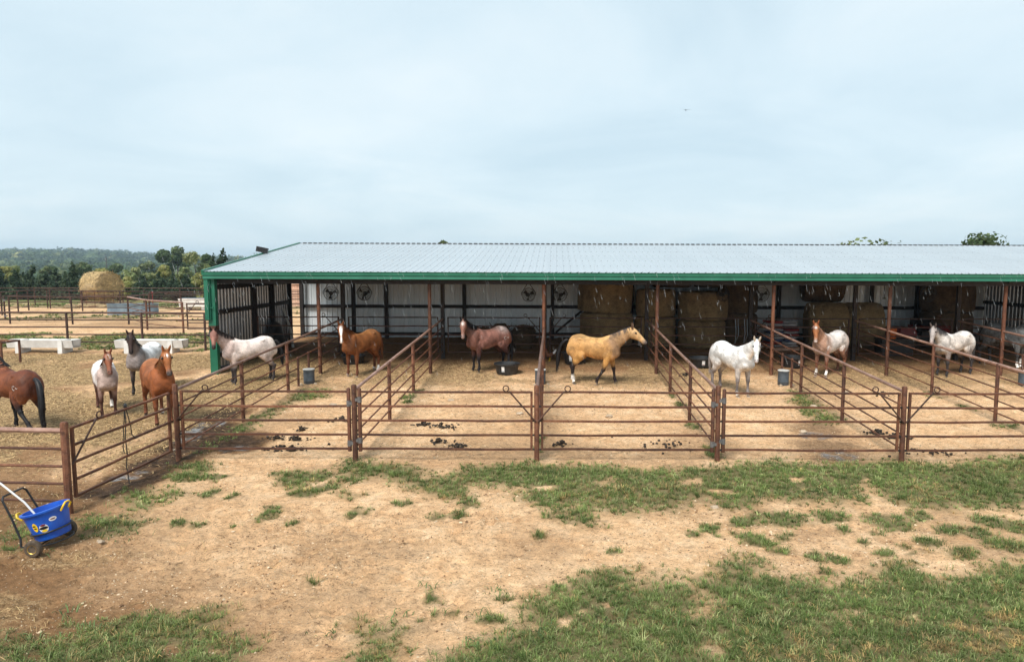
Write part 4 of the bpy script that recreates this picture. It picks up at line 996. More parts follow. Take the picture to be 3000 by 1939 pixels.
# water pails under the dividers
def pail(x, y, label):
    t = thing('water_pail', label, 'pail', (x, y, gz(y) - .02), 0, 'water pails set in the dividers')
    r, h = .165, .46
    MB().lathe([(0, 0), (r * .95, 0), (r, .02), (r, .10), (r * 1.03, .11), (r * 1.03, .13), (r, .14), (r * 1.0, h - .05), (r * 1.06, h - .045), (r * 1.06, h), (r * .9, h + .001)], 24).build('body', 'pail', t, True)
    MB().lathe([(r * .5, h - .012), (r * 1.08, h - .005), (r * 1.08, h + .014), (r * .98, h + .020), (r * .8, h + .012), (r * .5, h + .008)], 24).build('rim', 'pail_lid', t, True)
    for k in range(3): MB().blob((.25 * math.cos(2 + k * 2), .20 * math.sin(2 + k * 2) - .1, .02), .06, k, 1, .2).build('stone', 'stone', t)
pail(-7.60, 20.9, 'blue-grey water pail under the divider left of the chestnut horse')
pail(-.44, 20.95, 'blue-grey water pail under the edge-on middle divider')
pail(7.10, 20.95, 'blue-grey water pail right of the white grey horse')
pail(14.55, 20.9, 'blue-grey water pail at the right picture edge')
# stones
SL = [(-6.0, 18.2, .09, 'pale stone lying in the first pen, upper middle'), (-.9, 17.4, .08, 'pale stone in the bay roan pen near its right divider'), (-2.9, 18.8, .07, 'pale stone below the front hooves of the bay roan'), (7.0, 18.2, .09, 'pale stone in the green strip of the white horse pen'), (5.9, 15.9, .08, 'pale stone in the middle of the white horse pen'), (8.6, 19.9, .07, 'pale stone right of the pail in the strawberry roan pen'), (1.4, 17.2, .08, 'pale stone in the middle of the buckskin pen'), (-6.95, 10.1, .05, 'flat pale stone beside the blue cart wheel'), (2.8, 11.55, .06, 'small stone in the grass below the fourth gate')]
for k, (x, y, s, lab) in enumerate(SL):
    o = MB().blob((0, 0, 0), s, k + 3, 2, .22, (1.2, .9, .6)).build('stone', 'stone'); o.location = (x, y, gz(y) + s * .2)
    tag(o, lab, 'stone', 'pale loose stones')
# manure piles
ML = ['upper left manure pile behind the gate below the bay roan', 'right half of the upper manure row below the bay roan', 'small manure pile above the bottom rail, third pen', 'lowest manure pile behind the second gate rail', 'manure pile under the first pen gate, right', 'left manure pile in the first pen', 'upper manure pile in the first pen', 'middle manure pile in the first pen', 'manure pile at the left of the buckskin pen', 'spread manure at the right of the buckskin pen', 'brown manure pile near the post in the white horse pen', 'flat manure near the right post of the white horse pen', 'scattered manure beside the last front post', 'small manure pile on the slope of the strawberry roan pen', 'dark manure pile under the buckskin head', 'manure below the first gate, left', 'manure below the first gate, right']
MP = [(-3.19, 16.34, .30), (-2.72, 16.2, .28), (-2.6, 15.0, .22), (-2.12, 14.65, .28), (-5.83, 15.15, .26), (-6.34, 15.27, .2), (-5.3, 16.75, .25), (-6.0, 15.9, .16), (.16, 14.83, .22), (2.56, 14.9, .28), (7.63, 15.82, .25), (7.9, 15.5, .3), (8.12, 14.4, .3), (9.59, 19.6, .25), (4.35, 22.2, .3), (-5.95, 14.49, .22), (-5.65, 14.42, .22)]
for k, (x, y, s) in enumerate(MP):
    rn = random.Random(50 + k); mb = MB(); loose = k in (12, 9)
    if not loose:
        for j in range(3): mb.blob((rn.gauss(0, s * .14), rn.gauss(0, s * .10), .0), s * rn.uniform(.24, .36), j + k * 7, 2, .28, (1.3, .9, .22))
    for j in range(34):
        d = abs(rn.gauss(0, s * (1.5 if loose else rn.choice((.35, .6, .9))))); a = rn.uniform(0, 6.28); q = rn.uniform(.018, .036)
        zz = .02 + (0 if loose else max(0, .10 - d * .5)) * rn.random()
        mb.blob((d * math.cos(a) * 1.2, d * math.sin(a) * .8, zz), q, j + k * 40, 1, .15, (1.1, 1, .85))
    o = mb.build('manure_pile', 'manure', None, True); o.location = (x, y, gz(y)); tag(o, ML[k], 'manure', 'manure piles in the pens')

# round bales and other stores behind the rear gates
B = []
def hb_(x, y, z0, r, h, label, mat='hay_old', axis='Z', seed=1, tilt=0, sag=.03):
    bale((x, y, gz(y) + z0), r, h, label, mat, axis, R(seed * 37 % 20 - 10), seed, sag, 'round bales stored in the shed', tilt=tilt)
hb_(2.15, 28.4, 0, 1.08, 1.38, 'lower bale of the left hay stack behind the buckskin', seed=11)
hb_(2.05, 28.35, 1.38, 1.10, 1.32, 'upper bulging bale of the left hay stack under the roof', seed=12, tilt=R(3), sag=.05)
hb_(4.15, 28.2, 0, .82, 1.22, 'lower bale of the second hay stack from the left', seed=13)
hb_(4.18, 28.25, 1.22, .80, 1.12, 'upper bale of the second hay stack from the left', seed=14)
hb_(6.05, 28.0, 0, .98, 1.10, 'lower bale of the third hay stack, behind the white horse', seed=15)
hb_(6.08, 28.05, 1.10, .97, 1.16, 'upper bale of the third hay stack, behind the white horse', seed=16)
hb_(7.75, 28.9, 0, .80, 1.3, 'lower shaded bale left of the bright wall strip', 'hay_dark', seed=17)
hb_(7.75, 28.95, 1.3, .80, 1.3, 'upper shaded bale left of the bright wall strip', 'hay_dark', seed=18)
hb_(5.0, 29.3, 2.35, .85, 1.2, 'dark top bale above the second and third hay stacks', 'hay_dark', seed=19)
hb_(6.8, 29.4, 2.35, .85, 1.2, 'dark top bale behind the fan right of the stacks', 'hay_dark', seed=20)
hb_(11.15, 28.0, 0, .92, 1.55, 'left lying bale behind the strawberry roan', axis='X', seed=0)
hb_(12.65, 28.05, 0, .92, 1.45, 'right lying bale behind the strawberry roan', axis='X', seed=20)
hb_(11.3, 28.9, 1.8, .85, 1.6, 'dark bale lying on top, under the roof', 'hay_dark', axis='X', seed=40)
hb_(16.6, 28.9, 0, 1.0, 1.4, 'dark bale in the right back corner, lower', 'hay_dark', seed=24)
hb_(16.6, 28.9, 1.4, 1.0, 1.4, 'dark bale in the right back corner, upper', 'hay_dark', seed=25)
lh = MB(); rn = random.Random(4)
for k in range(24): lh.blob((rn.uniform(-1.3, .9), rn.uniform(-.4, .4), rn.uniform(.05, .75) * (1 - abs(k / 24 - .5))), rn.uniform(.3, .5), k, 2, .2, (1.1, 1, .7))
o = lh.build('hay_heap', 'hay_dark', None, True); o.location = on(-2.0, 28.0); tag(o, 'loose dark hay heap behind the bay roan horse', 'hay')
hay_tuft(o, lambda rn, n: [(Vector((rn.uniform(-1.6, 1.2), rn.uniform(-.7, .5), rn.uniform(.4, .85))), Vector((0, -.5, .9)), Vector((1, 0, 0))) for _ in range(n)], 300, 5, .3, c=(.07, .05, .025))
# feed bags on a pallet
pal = thing('pallet', 'wooden pallet under the stacked feed bags', 'pallet', on(9.1, 27.4), R(6))
for k in range(5): MB().box((-.5 + k * .25, 0, .12), (.12, 1.1, .03)).build('board', 'wood', pal)
for k in range(3): MB().box((0, -.48 + k * .48, .055), (1.15, .10, .10)).build('stringer', 'wood', pal)
bagm = {c: simple('feed_bag_' + c, a, b, 5, .45, 0, .3) for c, a, b in (('pale', (.42, .43, .46), (.60, .60, .62)), ('red', (.26, .02, .02), (.42, .07, .06)), ('blue', (.06, .09, .19), (.14, .18, .31)))}
for k in range(20):
    rn = random.Random(k); lay = k // 2; c = ['pale', 'blue', 'red', 'pale', 'red', 'pale', 'blue', 'pale'][(k * 3 + lay) % 8]
    mb = MB(); n = 14; vs = []; fs = []
    for j, (q, z) in enumerate(((.2, 0), (.92, .012), (1, .05), (.95, .085), (.3, .105))):
        for i in range(n):
            a = 2 * math.pi * i / n
            vs.append((math.copysign(abs(math.cos(a)) ** .5, math.cos(a)) * .30 * q * rn.uniform(.96, 1.04), math.copysign(abs(math.sin(a)) ** .5, math.sin(a)) * .50 * q * rn.uniform(.96, 1.04), z + rn.uniform(-.006, .006)))
    for j in range(4):
        for i in range(n): fs.append((j * n + i, j * n + (i + 1) % n, (j + 1) * n + (i + 1) % n, (j + 1) * n + i))
    fs += [tuple(range(n - 1, -1, -1)), tuple(4 * n + i for i in range(n))]
    o = mb._add(vs, fs).build('feed_bag', bagm[c], None, True)
    o.location = (9.1 + (-.30 if k % 2 else .29) + rn.uniform(-.04, .04), 27.4 + rn.uniform(-.05, .05), gz(27.4) + .137 + lay * .104); o.rotation_euler = (0, 0, R(6 + rn.uniform(-6, 6)))
    tag(o, c + ' feed bag in the %s half of the pallet pile, %s layer from the floor' % ('left' if k % 2 else 'right', ['lowest', 'second', 'third', 'fourth', 'fifth', 'sixth', 'seventh', 'eighth', 'ninth', 'topmost'][lay]), 'feed bag', 'feed bags stacked on the pallet')
# orange bucket on a dark chest
ch = thing('storage_chest', 'dark storage chest under the orange bucket', 'chest', on(13.1, 26.2))
MB().box((0, 0, .29), (1.2, .6, .58)).build('body', 'dark_tarp', ch); MB().box((0, 0, .605), (1.26, .66, .05)).build('lid', 'black', ch)
ob = thing('orange_bucket', 'orange bucket on the dark chest behind the pale grey horse', 'bucket', (12.95, 26.1, gz(26.2) + .632))
MB().lathe([(0, 0), (.145, 0), (.15, .02), (.172, .34), (.182, .345), (.182, .385), (.165, .387), (.14, .03), (0, .03)], 22).build('shell', 'orange', ob, True)
MB().tube([(.18 * math.cos(q), -.03 - .10 * math.sin(q), .36 - .12 * math.sin(q)) for q in [math.pi * j / 10 for j in range(11)]], .006, 5).build('bail', 'black', ob)
# small red utility vehicle in the dark bay
uv = thing('utility_vehicle', 'dark red small utility vehicle in the shaded right bay', 'vehicle', on(14.6, 27.7), R(200))
MB().box((.75, 0, .72), (.9, 1.0, .36), None, (.85, .9)).build('hood', 'red', uv)
MB().box((-.85, 0, .78), (.95, 1.15, .30), None, (1.05, 1.05)).build('cargo_bed', 'red', uv)
MB().box((0, 0, .42), (2.4, .85, .14)).build('chassis', 'black', uv)
MB().box((-.2, 0, .66), (.5, 1.0, .18)).box((-.42, 0, .95), (.12, 1.0, .5)).build('seat', 'black', uv)
MB().tube([(.12 + .16 * math.sin(q) * .4, .25 + .17 * math.cos(q), 1.08 + .17 * math.sin(q)) for q in [2 * math.pi * j / 16 for j in range(16)]], .015, 6, closed=True).tube([(.35, .25, .85), (.12, .25, 1.08)], .02, 6).build('steering_wheel', 'black', uv)
for x in (.75, -.8):
    for s in (-1, 1):
        wh = MB().lathe([(.13, -.10), (.24, -.11), (.29, -.08), (.30, 0), (.29, .08), (.24, .11), (.13, .10)], 20, (x, s * .52, .30), Matrix.Rotation(R(90), 3, 'X')).build('wheel', 'tyre', uv, True)
        MB().lathe([(.0, -.04), (.13, -.06), (.13, .06), (0, .04)], 14, (x, s * .54, .30), Matrix.Rotation(R(90), 3, 'X')).build('rim', 'hinge', wh)
# fans
def fan(x, y, z, r, rz, label, bar=None):
    t = thing('barn_fan', label, 'fan', (x, y, z), rz, 'fans hanging in the shed')
    for q, d in ((1, 0), (.98, -.07), (.75, -.10), (.5, -.115), (.25, -.12), (.98, .07), (.6, .10)):
        MB().tube([(r * q * math.cos(2 * math.pi * k / 28), d, r * q * math.sin(2 * math.pi * k / 28)) for k in range(28)], .008 if q == 1 else .0045, 5, closed=True).build('guard_ring', 'cage', t)
    sp = MB()
    for k in range(24):
        a = 2 * math.pi * k / 24
        sp.tube([(.05 * math.cos(a), -.12, .05 * math.sin(a)), (.6 * r * math.cos(a), -.11, .6 * r * math.sin(a)), (r * math.cos(a), 0, r * math.sin(a))], .0035, 4)
    tag(sp.build('guard_spokes', 'cage', t), kind='stuff')
    for k in range(3):
        a = 2 * math.pi * k / 3 + .4; b = MB(); vs = []
        for q, w, tw in ((.15, .10, .04), (.5, .30, .05), (.88, .34, .03)):
            for s in (-1, 1):
                aa = a + s * w; vs.append((r * q * math.cos(aa), s * tw, r * q * math.sin(aa)))
        b._add(vs + [(v[0], v[1] + .006, v[2]) for v in vs], [(0, 2, 3, 1), (2, 4, 5, 3), (6, 7, 9, 8), (8, 9, 11, 10), (0, 1, 7, 6), (4, 10, 11, 5), (0, 6, 8, 2), (2, 8, 10, 4), (1, 3, 9, 7), (3, 5, 11, 9)]).build('fan_blade', 'blade', t)
    MB().lathe([(0, -.09), (.045, -.085), (.05, -.02), (.075, .02), (.075, .16), (0, .18)], 12, (0, 0, 0), Matrix.Rotation(R(90), 3, 'X').inverted()).build('hub_motor', 'blade', t, True)
    MB().tube([(-r - .03, 0, -.02), (-r - .03, 0, .08), (-.05, .02, r + .16), (.05, .02, r + .16), (r + .03, 0, .08), (r + .03, 0, -.02)], .012, 6).build('yoke', 'cage', t)
def fan_bar(x0, x1, y, z, label):
    t = thing('fan_rail', label, 'rail', (x0, y, z))
    MB().tube([(0, 0, 0), (x1 - x0, 0, 0)], .018, 6).build('bar', 'cage', t)
    for q in (.25, .75):
        X = (x1 - x0) * q
        MB().tube([(X, 0, 0), (X + (.25 if q < .5 else -.25), .02, roof_z(y) - .3 - z)], .010, 5).build('hanger', 'cage', t)
FY = 26.6
for xs, z, lab in (((-8.72, -7.42), 3.08, 'at the left end of the shed'), ((-1.02, .20), 3.05, 'left of the hay stacks'), ((6.55, 8.05), 3.08, 'in front of the dark bales')):
    fan_bar(xs[0] - .1, xs[1] + .1, FY, z + .43, 'thin bar carrying two fans ' + lab)
    fan(xs[0], FY, z, .265, R(24), 'left hanging wire fan of the pair ' + lab)
    fan(xs[1], FY, z, .275, R(-8 if xs[0] < -5 else -20), 'right hanging wire fan of the pair ' + lab)
fan(14.55, FY, 3.12, .31, R(8), 'single hanging wire fan near the right end of the shed')
# hanging tools on the back wall
for k, (x, l, lab) in enumerate(((15.4 - .95, .75, 'hanging hook with a handle on the back wall'), (14.9, 1.1, 'dark strap hanging on the back wall, left'), (16.4 - .2, 1.2, 'dark strap hanging on the back wall beside the fan'))):
    o = MB().tube([(0, 0, 0), (.02, 0, -l * .5), (.03, 0, -l)], .018, 6).box((.03, 0, -l), (.13 if k == 0 else .03, .03, .05)).build('hanging_strap', 'black'); o.location = (x, 30.02, 3.55); tag(o, lab, 'strap')
# left end of the shed: leaning pole, black tarp, red halter
o = MB().tube([(-10.55, 27.35, gz(27.3)), (-10.72, 27.55, 1.6), (-10.98, 27.6, 2.42)], .055, 10).build('leaning_pole', 'white_paint', None, True); tag(o, 'pale pipe leaning on the left end wall', 'pole')
tp = MB(); rn = random.Random(8)
tp.blob((0, 0, .5), .62, 3, 3, .05, (.42, .95, 1.15))
o = tp.build('tarp_heap', 'dark_tarp', None, True); o.location = on(-10.75, 26.15); tag(o, 'black tarp-covered heap against the left end wall', 'tarp')
h = MB().tube([(.0, 0, .0), (.05, -.03, -.25), (.0, -.04, -.45), (-.06, -.02, -.25), (.0, 0, .0)], .03, 6).tube([(0, -.03, -.4), (.10, -.05, -.9), (.02, -.04, -1.3)], .014, 5).build('red_halter', 'red'); h.location = (-10.86, 28.0, 2.05); tag(h, 'red halter and lead hanging on the end wall', 'halter')
# black lead ropes tied on the angled gate
rp_ = thing('lead_rope', 'black lead rope tied over the angled gate top rail', 'rope', (-7.985, 12.55, gz(12.55)))
MB().blob((-.03, 0, 1.48), .032, 1, 2, .2, (1, 1, 1.5)).build('knot', 'black', rp_)
MB().tube([(-.05, 0, 1.48), (-.045, -.02, 1.25), (-.07, -.03, 1.05), (-.055, -.05, .88), (-.075, -.06, .72), (-.05, -.07, .60)], .009, 6).build('strand', 'black', rp_)
MB().tube([(-.05, 0, 1.48), (-.02, -.02, 1.2), (-.035, -.04, .9), (-.01, -.05, .6), (-.03, -.06, .35), (.01, -.08, .12), (.03, -.10, .03)], .010, 6).build('strand', 'black', rp_)
MB().tube([(-.03, 0, 1.48), (.0, .03, 1.25), (.025, .05, 1.05), (.02, .07, .92), (.07, .10, .84), (.11, .12, .86)], .009, 6).build('strand', 'black', rp_)
# blue cords hanging on the rear gate
for k, x in enumerate((6.62, 6.95)):
    o = MB().tube([(0, 0, 1.5), (.03, -.03, 1.0), (0, -.02, .6), (.12, -.03, .9), (.1, 0, 1.5)], .012, 5).build('blue_cord', 'galv'); o.location = (x, 24.94, gz(25)); tag(o, ['left', 'right'][k] + ' pale blue cord hanging on the rear gate by the bales', 'cord')
# hen
hn = thing('hen', 'small brown hen with pale legs beside the middle rear column', 'hen', (-.16, 24.6, gz(24.6)), R(200))
mb = MB(); mb.tube([(-.16, 0, .30), (-.10, 0, .26), (0, 0, .21), (.09, 0, .22), (.13, 0, .30), (.14, 0, .36), (.16, 0, .385), (.19, 0, .375)], [.012, .05, .095, .08, .045, .035, .035, .008], 10).build('body', 'feather', hn, True)
MB().tube([(-.12, 0, .26), (-.2, 0, .36), (-.23, 0, .42)], [.05, .035, .008], 8).build('tail', 'white', hn, True)
for s in (-1, 1): MB().tube([(.01, s * .04, .16), (.02, s * .04, .0), (.06, s * .045, .005)], .008, 5).build('leg', 'yellow', hn)
MB().box((.155, 0, .425), (.05, .012, .03)).build('comb', 'red', hn)
# bird far off in the sky
bd = MB().tube([(-.22, 0, 0), (0, 0, .02), (.22, 0, 0)], [.01, .07, .02], 6)._add([(-.05, 0, .03), (.08, 0, .03), (-.02, .55, .12), (.1, .5, .13), (-.02, -.55, .12), (.1, -.5, .13)], [(0, 1, 3, 2), (0, 4, 5, 1)]).build('bird', 'black'); bd.location = (14.5, 78, 21.4); bd.rotation_euler = (R(10), 0, R(70)); tag(bd, 'tiny dark bird flying high in the sky', 'bird')

# ------------------------------------------------------------------ blue muck cart
cart = thing('muck_cart', 'blue tub cart with yellow handles and black frame at lower left', 'cart', (-7.62, 9.98, gz(9.9)), R(4))
T = Matrix.Rotation(R(-14), 4, 'Y'); T.translation = Vector((.06, .0, .155))
def TP(p): return T @ Vector(p)
tubm = MB(); H_, rb, rt = .45, .225, .288
prof = [(0, 0), (rb * .9, 0), (rb, .015), (rb + (rt - rb) * .5, H_ * .5), (rt, H_ - .03), (rt + .028, H_ - .026), (rt + .03, H_), (rt - .006, H_ + .004), (rt - .012, H_ - .03), (rb - .015, .03), (0, .025)]
tubm.lathe(prof, 36)
tubm.v = [tuple(TP(v)) for v in tubm.v]
tb = tubm.build('tub', 'blue', cart, True)
def sticker(ang, z, w, h, mat, name, proud=.004, shape=14, par=None):
    vs = []; rr = rb + (rt - rb) * z / H_ + proud
    ring = []
    for k in range(shape):
        q = 2 * math.pi * k / shape
        a = ang + math.cos(q) * w / rr / 2; zz = z + math.sin(q) * h / 2
        r2 = rb + (rt - rb) * zz / H_ + proud
        ring.append(TP((r2 * math.cos(a), r2 * math.sin(a), zz)))
    c = TP((rr * math.cos(ang), rr * math.sin(ang), z))
    return MB()._add(ring + [c], [(k, (k + 1) % shape, shape) for k in range(shape)]).build(name, mat, par or tb)
a0 = -math.pi / 2
a0 = -math.pi / 2 + .64
s1 = sticker(a0 - .78, .24, .075, .14, 'yellow', 'yellow_sticker')
s2 = sticker(a0 - .36, .20, .12, .13, 'white', 'logo_sticker'); 
sticker(a0 - .36, .205, .115, .045, 'black', 'logo_band', .007); sticker(a0 - .36, .162, .075, .035, 'yellow', 'logo_base', .007); sticker(a0 - .36, .248, .07, .03, 'red', 'logo_top', .007)
sticker(a0 + .16, .30, .10, .065, 'white', 'oval_sticker'); sticker(a0 + .16, .30, .07, .018, 'red', 'oval_print', .007)
sticker(a0 - .80, .262, .05, .02, 'black', 'sticker_print', .007); sticker(a0 - .78, .225, .045, .018, 'black', 'sticker_print', .007)
# yellow rope grips
def loop(ang, z, name):
    c = Vector((math.cos(ang), math.sin(ang), 0)); s = Vector((-c.y, c.x, 0)); r0 = rt + .03
    pts = [c * (r0 - .02) + s * (-.075) + Vector((0, 0, z - .05)), c * (r0 + .035) + s * (-.075) + Vector((0, 0, z + .01)), c * (r0 + .05) + s * (-.03) + Vector((0, 0, z + .055)), c * (r0 + .05) + s * (.03) + Vector((0, 0, z + .055)), c * (r0 + .035) + s * .075 + Vector((0, 0, z + .01)), c * (r0 - .02) + s * .075 + Vector((0, 0, z - .05))]
    MB().tube([TP(p) for p in pts], .013, 8).build(name, 'yellow', cart, True)
loop(math.pi + .15, H_ - .03, 'rope_grip'); loop(-.12, H_ - .03, 'rope_grip')
# frame
ringpts = [TP(((.262) * math.cos(2 * math.pi * k / 28) , (.262) * math.sin(2 * math.pi * k / 28), .125)) for k in range(28)]
MB().tube(ringpts, .0135, 8, closed=True).build('hoop_frame', 'black', cart, True)
MB().tube([(-.20, -.33, .12), (-.22, -.30, .23), (-.34, -.27, .52), (-.47, -.25, .80), (-.49, -.20, .84), (-.49, .20, .84), (-.47, .25, .80), (-.34, .27, .52), (-.22, .30, .23), (-.20, .33, .12)], .015, 8).build('handle', 'black', cart, True)
MB().tube([(-.20, -.33, .12), (.0, -.30, .10), (.2, -.22, .13), (.30, -.08, .15), (.30, .08, .15), (.2, .22, .13), (.0, .30, .10), (-.20, .33, .12)], .013, 8).build('lower_frame', 'black', cart, True)
MB().tube([(.02, -.42, .118), (.02, .42, .118)], .012, 8).build('axle', 'black', cart)
for s in (-1, 1):
    RX_ = Matrix.Rotation(R(90), 3, 'X')
    wh = MB().lathe([(.060, -.038), (.085, -.045), (.108, -.040), (.122, -.020), (.124, 0), (.122, .020), (.108, .040), (.085, .045), (.060, .038)], 28, (.02, s * .40, .122), RX_).build('wheel', 'tyre', cart, True)
    MB().lathe([(0, -.030), (.018, -.032), (.022, -.012), (.040, -.014), (.058, -.038), (.066, -.043), (.066, .043), (.058, .038), (.04, .014), (.022, .012), (.018, .032), (0, .030)], 24, (.02, s * .40, .122), RX_).build('rim', 'brass', wh, True)
pole = MB().tube([(-7.55, 9.92, gz(9.9) + .22), (-7.87, 9.85, gz(9.9) + .72), (-8.16, 9.8, gz(9.9) + 1.02), (-8.55, 9.75, gz(9.9) + 1.28)], .0145, 10).build('white_pole', 'white', None, True)
tag(pole, 'long white pole standing slanted in the blue cart tub', 'pole')

# ================================================================== HORSES
def catmull(A, sub):
    A = np.asarray(A, float); n = len(A); out = []
    for i in range(n - 1):
        p0, p1, p2, p3 = A[max(i - 1, 0)], A[i], A[i + 1], A[min(i + 2, n - 1)]
        for k in range(sub):
            t = k / sub
            out.append(.5 * ((2 * p1) + (-p0 + p2) * t + (2 * p0 - 5 * p1 + 4 * p2 - p3) * t * t + (-p0 + 3 * p1 - 3 * p2 + p3) * t ** 3))
    out.append(A[-1]); return np.array(out)
class Body:
    def __init__(s): s.V = []; s.F = []; s.L = []
    def loft(s, rows, pid, sub=4, n=22):
        """rows: cx cy cz  Ax Ay Az  Bx By Bz  a b t"""
        Rw = catmull(rows, sub); m = len(Rw); o = len(s.V)
        th = np.linspace(0, 2 * np.pi, n, endpoint=False)
        for r in Rw:
            c, A, B = r[:3], r[3:6], r[6:9]; A = A / np.linalg.norm(A); B = B / np.linalg.norm(B)
            a, b = max(r[9], .004), max(r[10], .004)
            for q in th:
                s.V.append(c + A * a * math.cos(q) + B * b * math.sin(q)); s.L.append((pid, r[11], math.cos(q), math.sin(q)))
        for i in range(m - 1):
            for k in range(n): s.F.append((o + i * n + k, o + i * n + (k + 1) % n, o + (i + 1) * n + (k + 1) % n, o + (i + 1) * n + k))
        s.F.append(tuple(o + k for k in range(n - 1, -1, -1))); s.F.append(tuple(o + (m - 1) * n + k for k in range(n)))
        return Rw
def rotz(v, a): return np.array([v[0] * math.cos(a) - v[1] * math.sin(a), v[0] * math.sin(a) + v[1] * math.cos(a), v[2]])
FRONT_R = [(.17, .10), (.125, .088), (.098, .074), (.066, .056), (.054, .050), (.058, .053), (.043, .039), (.036, .032), (.037, .033), (.048, .043), (.038, .036), (.050, .046), (.060, .056)]
def leg_path(front, ang, top, target, k=1.0):
    """joint chain in the x-z plane; ang degrees from straight down, + = forward"""
    P = [np.array(top, float)]
    seg = (.40, .30, .105, .075) if front else (.43, .355, .105, .075)
    for L, a in zip(seg, ang):
        a = R(a); P.append(P[-1] + np.array([math.sin(a) * L, 0, -math.cos(a) * L]))
    f = (P[0][2] - target) / (P[0][2] - P[-1][2])
    return [np.array([p[0], p[1], P[0][2] - (P[0][2] - p[2]) * f]) for p in P]
def make_horse(h, idx):
    sc = h.get('s', 1.0); B = Body()
    X, Y, Z = np.array([1., 0, 0]), np.array([0, 1., 0]), np.array([0, 0, 1.])
    # torso
    T = [(-.80, 1.16, .06, .05), (-.775, 1.15, .17, .14), (-.70, 1.135, .285, .225), (-.58, 1.14, .335, .272), (-.40, 1.15, .348, .292), (-.22, 1.125, .325, .282), (-.05, 1.085, .328, .288),
         (.12, 1.063, .345, .298), (.28, 1.068, .355, .288), (.42, 1.095, .378, .256), (.53, 1.115, .375, .232), (.64, 1.105, .325, .225), (.73, 1.07, .245, .20), (.79, 1.04, .15, .145), (.82, 1.03, .05, .05)]
    fat = h.get('fat', 1.0)
    T = [(x * (.95 if x < .3 else 1), z + (.018 if abs(x) < .5 else 0), a * (.95 if abs(x) < .5 else 1), b) for x, z, a, b in T]
    B.loft([[x, 0, z - (fat - 1) * .12 * (abs(x) < .3), *Z, *Y, a * (1 + (fat - 1) * .6), b * fat, x] for x, z, a, b in T], 0, 5, 30)
    # neck: bends from the withers towards the poll
    np_, ny = R(h.get('neck', 42)), R(h.get('nyaw', 0)); hp, hy = R(h.get('hpitch', 48)), R(h.get('hyaw', 0))
    p = np.array([.46, 0, 1.16]); rows = []; Ln = .86; N = 6
    NR = [(.325, .19), (.285, .158), (.24, .130), (.205, .112), (.178, .100), (.150, .092), (.11, .078)]
    for i in range(N + 1):
        t = i / N; pit = np_ * (1.06 - .10 * t); yaw = ny * min(1, .25 + t) * t ** .6
        d = rotz(np.array([math.cos(pit), 0, math.sin(pit)]), yaw); Bv = rotz(Y, yaw); A = np.cross(d, Bv); A = A if A[2] > 0 else -A
        rows.append([*p, *A, *Bv, *NR[i], t]); p = p + d * Ln / N
    NeckR = B.loft(rows, 1, 5, 22)
    # head
    hyw = ny + hy; D = rotz(np.array([math.cos(hp), 0, -math.sin(hp)]), hyw); Bv = rotz(Y, hyw); A = np.cross(D, Bv); A = A if A[2] > 0 else -A
    q0 = rows[-1][0:3]; q0 = np.array(q0) + A * .015 - D * .02
    HD = [(-.075, .035, .035, .03), (-.04, .085, .070, .065), (.03, .132, .100, .088), (.11, .152, .118, .098), (.19, .144, .108, .092), (.28, .112, .078, .080), (.37, .088, .062, .066), (.45, .078, .057, .056), (.51, .076, .061, .050), (.56, .064, .056, .042), (.592, .040, .038, .028), (.602, .012, .012, .01)]
    HeadRows = [[*(q0 + D * s + A * (dr - a)), *A, *Bv, a, b, s] for s, a, b, dr in HD]
    B.loft(HeadRows, 2, 5, 20)
    # ears
    tw = h.get('ears', 0)
    for sgn in (-1, 1):
        e0 = q0 - D * .005 + A * .055 + Bv * sgn * .052
        ed = (A * .75 - D * (.60 + tw) + Bv * sgn * .22); ed /= np.linalg.norm(ed); ea = np.cross(ed, Bv)
        B.loft([[*(e0 + ed * z), *ea, *Bv, a, b, z / .19] for z, a, b in ((-.04, .03, .035), (.03, .030, .036), (.085, .028, .036), (.14, .020, .024), (.185, .008, .009))], 7, 3, 10)
    # shoulder, chest and haunch muscles
    for sgn in (-1, 1):
        B.loft([[.60 + x, sgn * .125, 1.10 + z, 1, 0, .35, 0, 1, 0, a, b, .5] for x, z, a, b in ((-.12, .33, .03, .03), (-.08, .24, .11, .085), (.0, .05, .16, .125), (.05, -.12, .145, .125), (.03, -.26, .11, .095), (.0, -.34, .03, .03))], 0, 3, 16)
        B.loft([[x, sgn * .135, z, 1, 0, 0, 0, 1, 0, a, b, -.6] for x, z, a, b in ((-.46, 1.40, .06, .05), (-.50, 1.28, .22, .125), (-.54, 1.08, .245, .150), (-.53, .92, .20, .132), (-.52, .80, .125, .10), (-.52, .70, .05, .05))], 0, 3, 18)
    for sgn in (-1, 1):
        def lump(c, r, pid=0, t=0.0):
            B.loft([[c[0], c[1], c[2] + q * r[2], 1, 0, 0, 0, 1, 0, r[0] * math.sqrt(max(0, 1 - q * q)), r[1] * math.sqrt(max(0, 1 - q * q)), t] for q in (-.98, -.7, -.3, .1, .5, .85, .98)], pid, 2, 12)
        lump((-.36, sgn * .215, 1.36), (.075, .05, .055), 0, -.3)       # point of hip
        lump((.70, sgn * .115, .96), (.12, .11, .13), 0, .7)            # pectoral
        lump((.40, sgn * .185, .93), (.11, .075, .14), 0, .4)           # elbow and triceps
        lump((-.30, sgn * .20, .93), (.10, .07, .13), 0, -.3)           # stifle
        lump((-.70, sgn * .13, 1.02), (.10, .09, .17), 0, -.7)          # hamstring
    # legs
    legs = h['legs']; hoofs = []
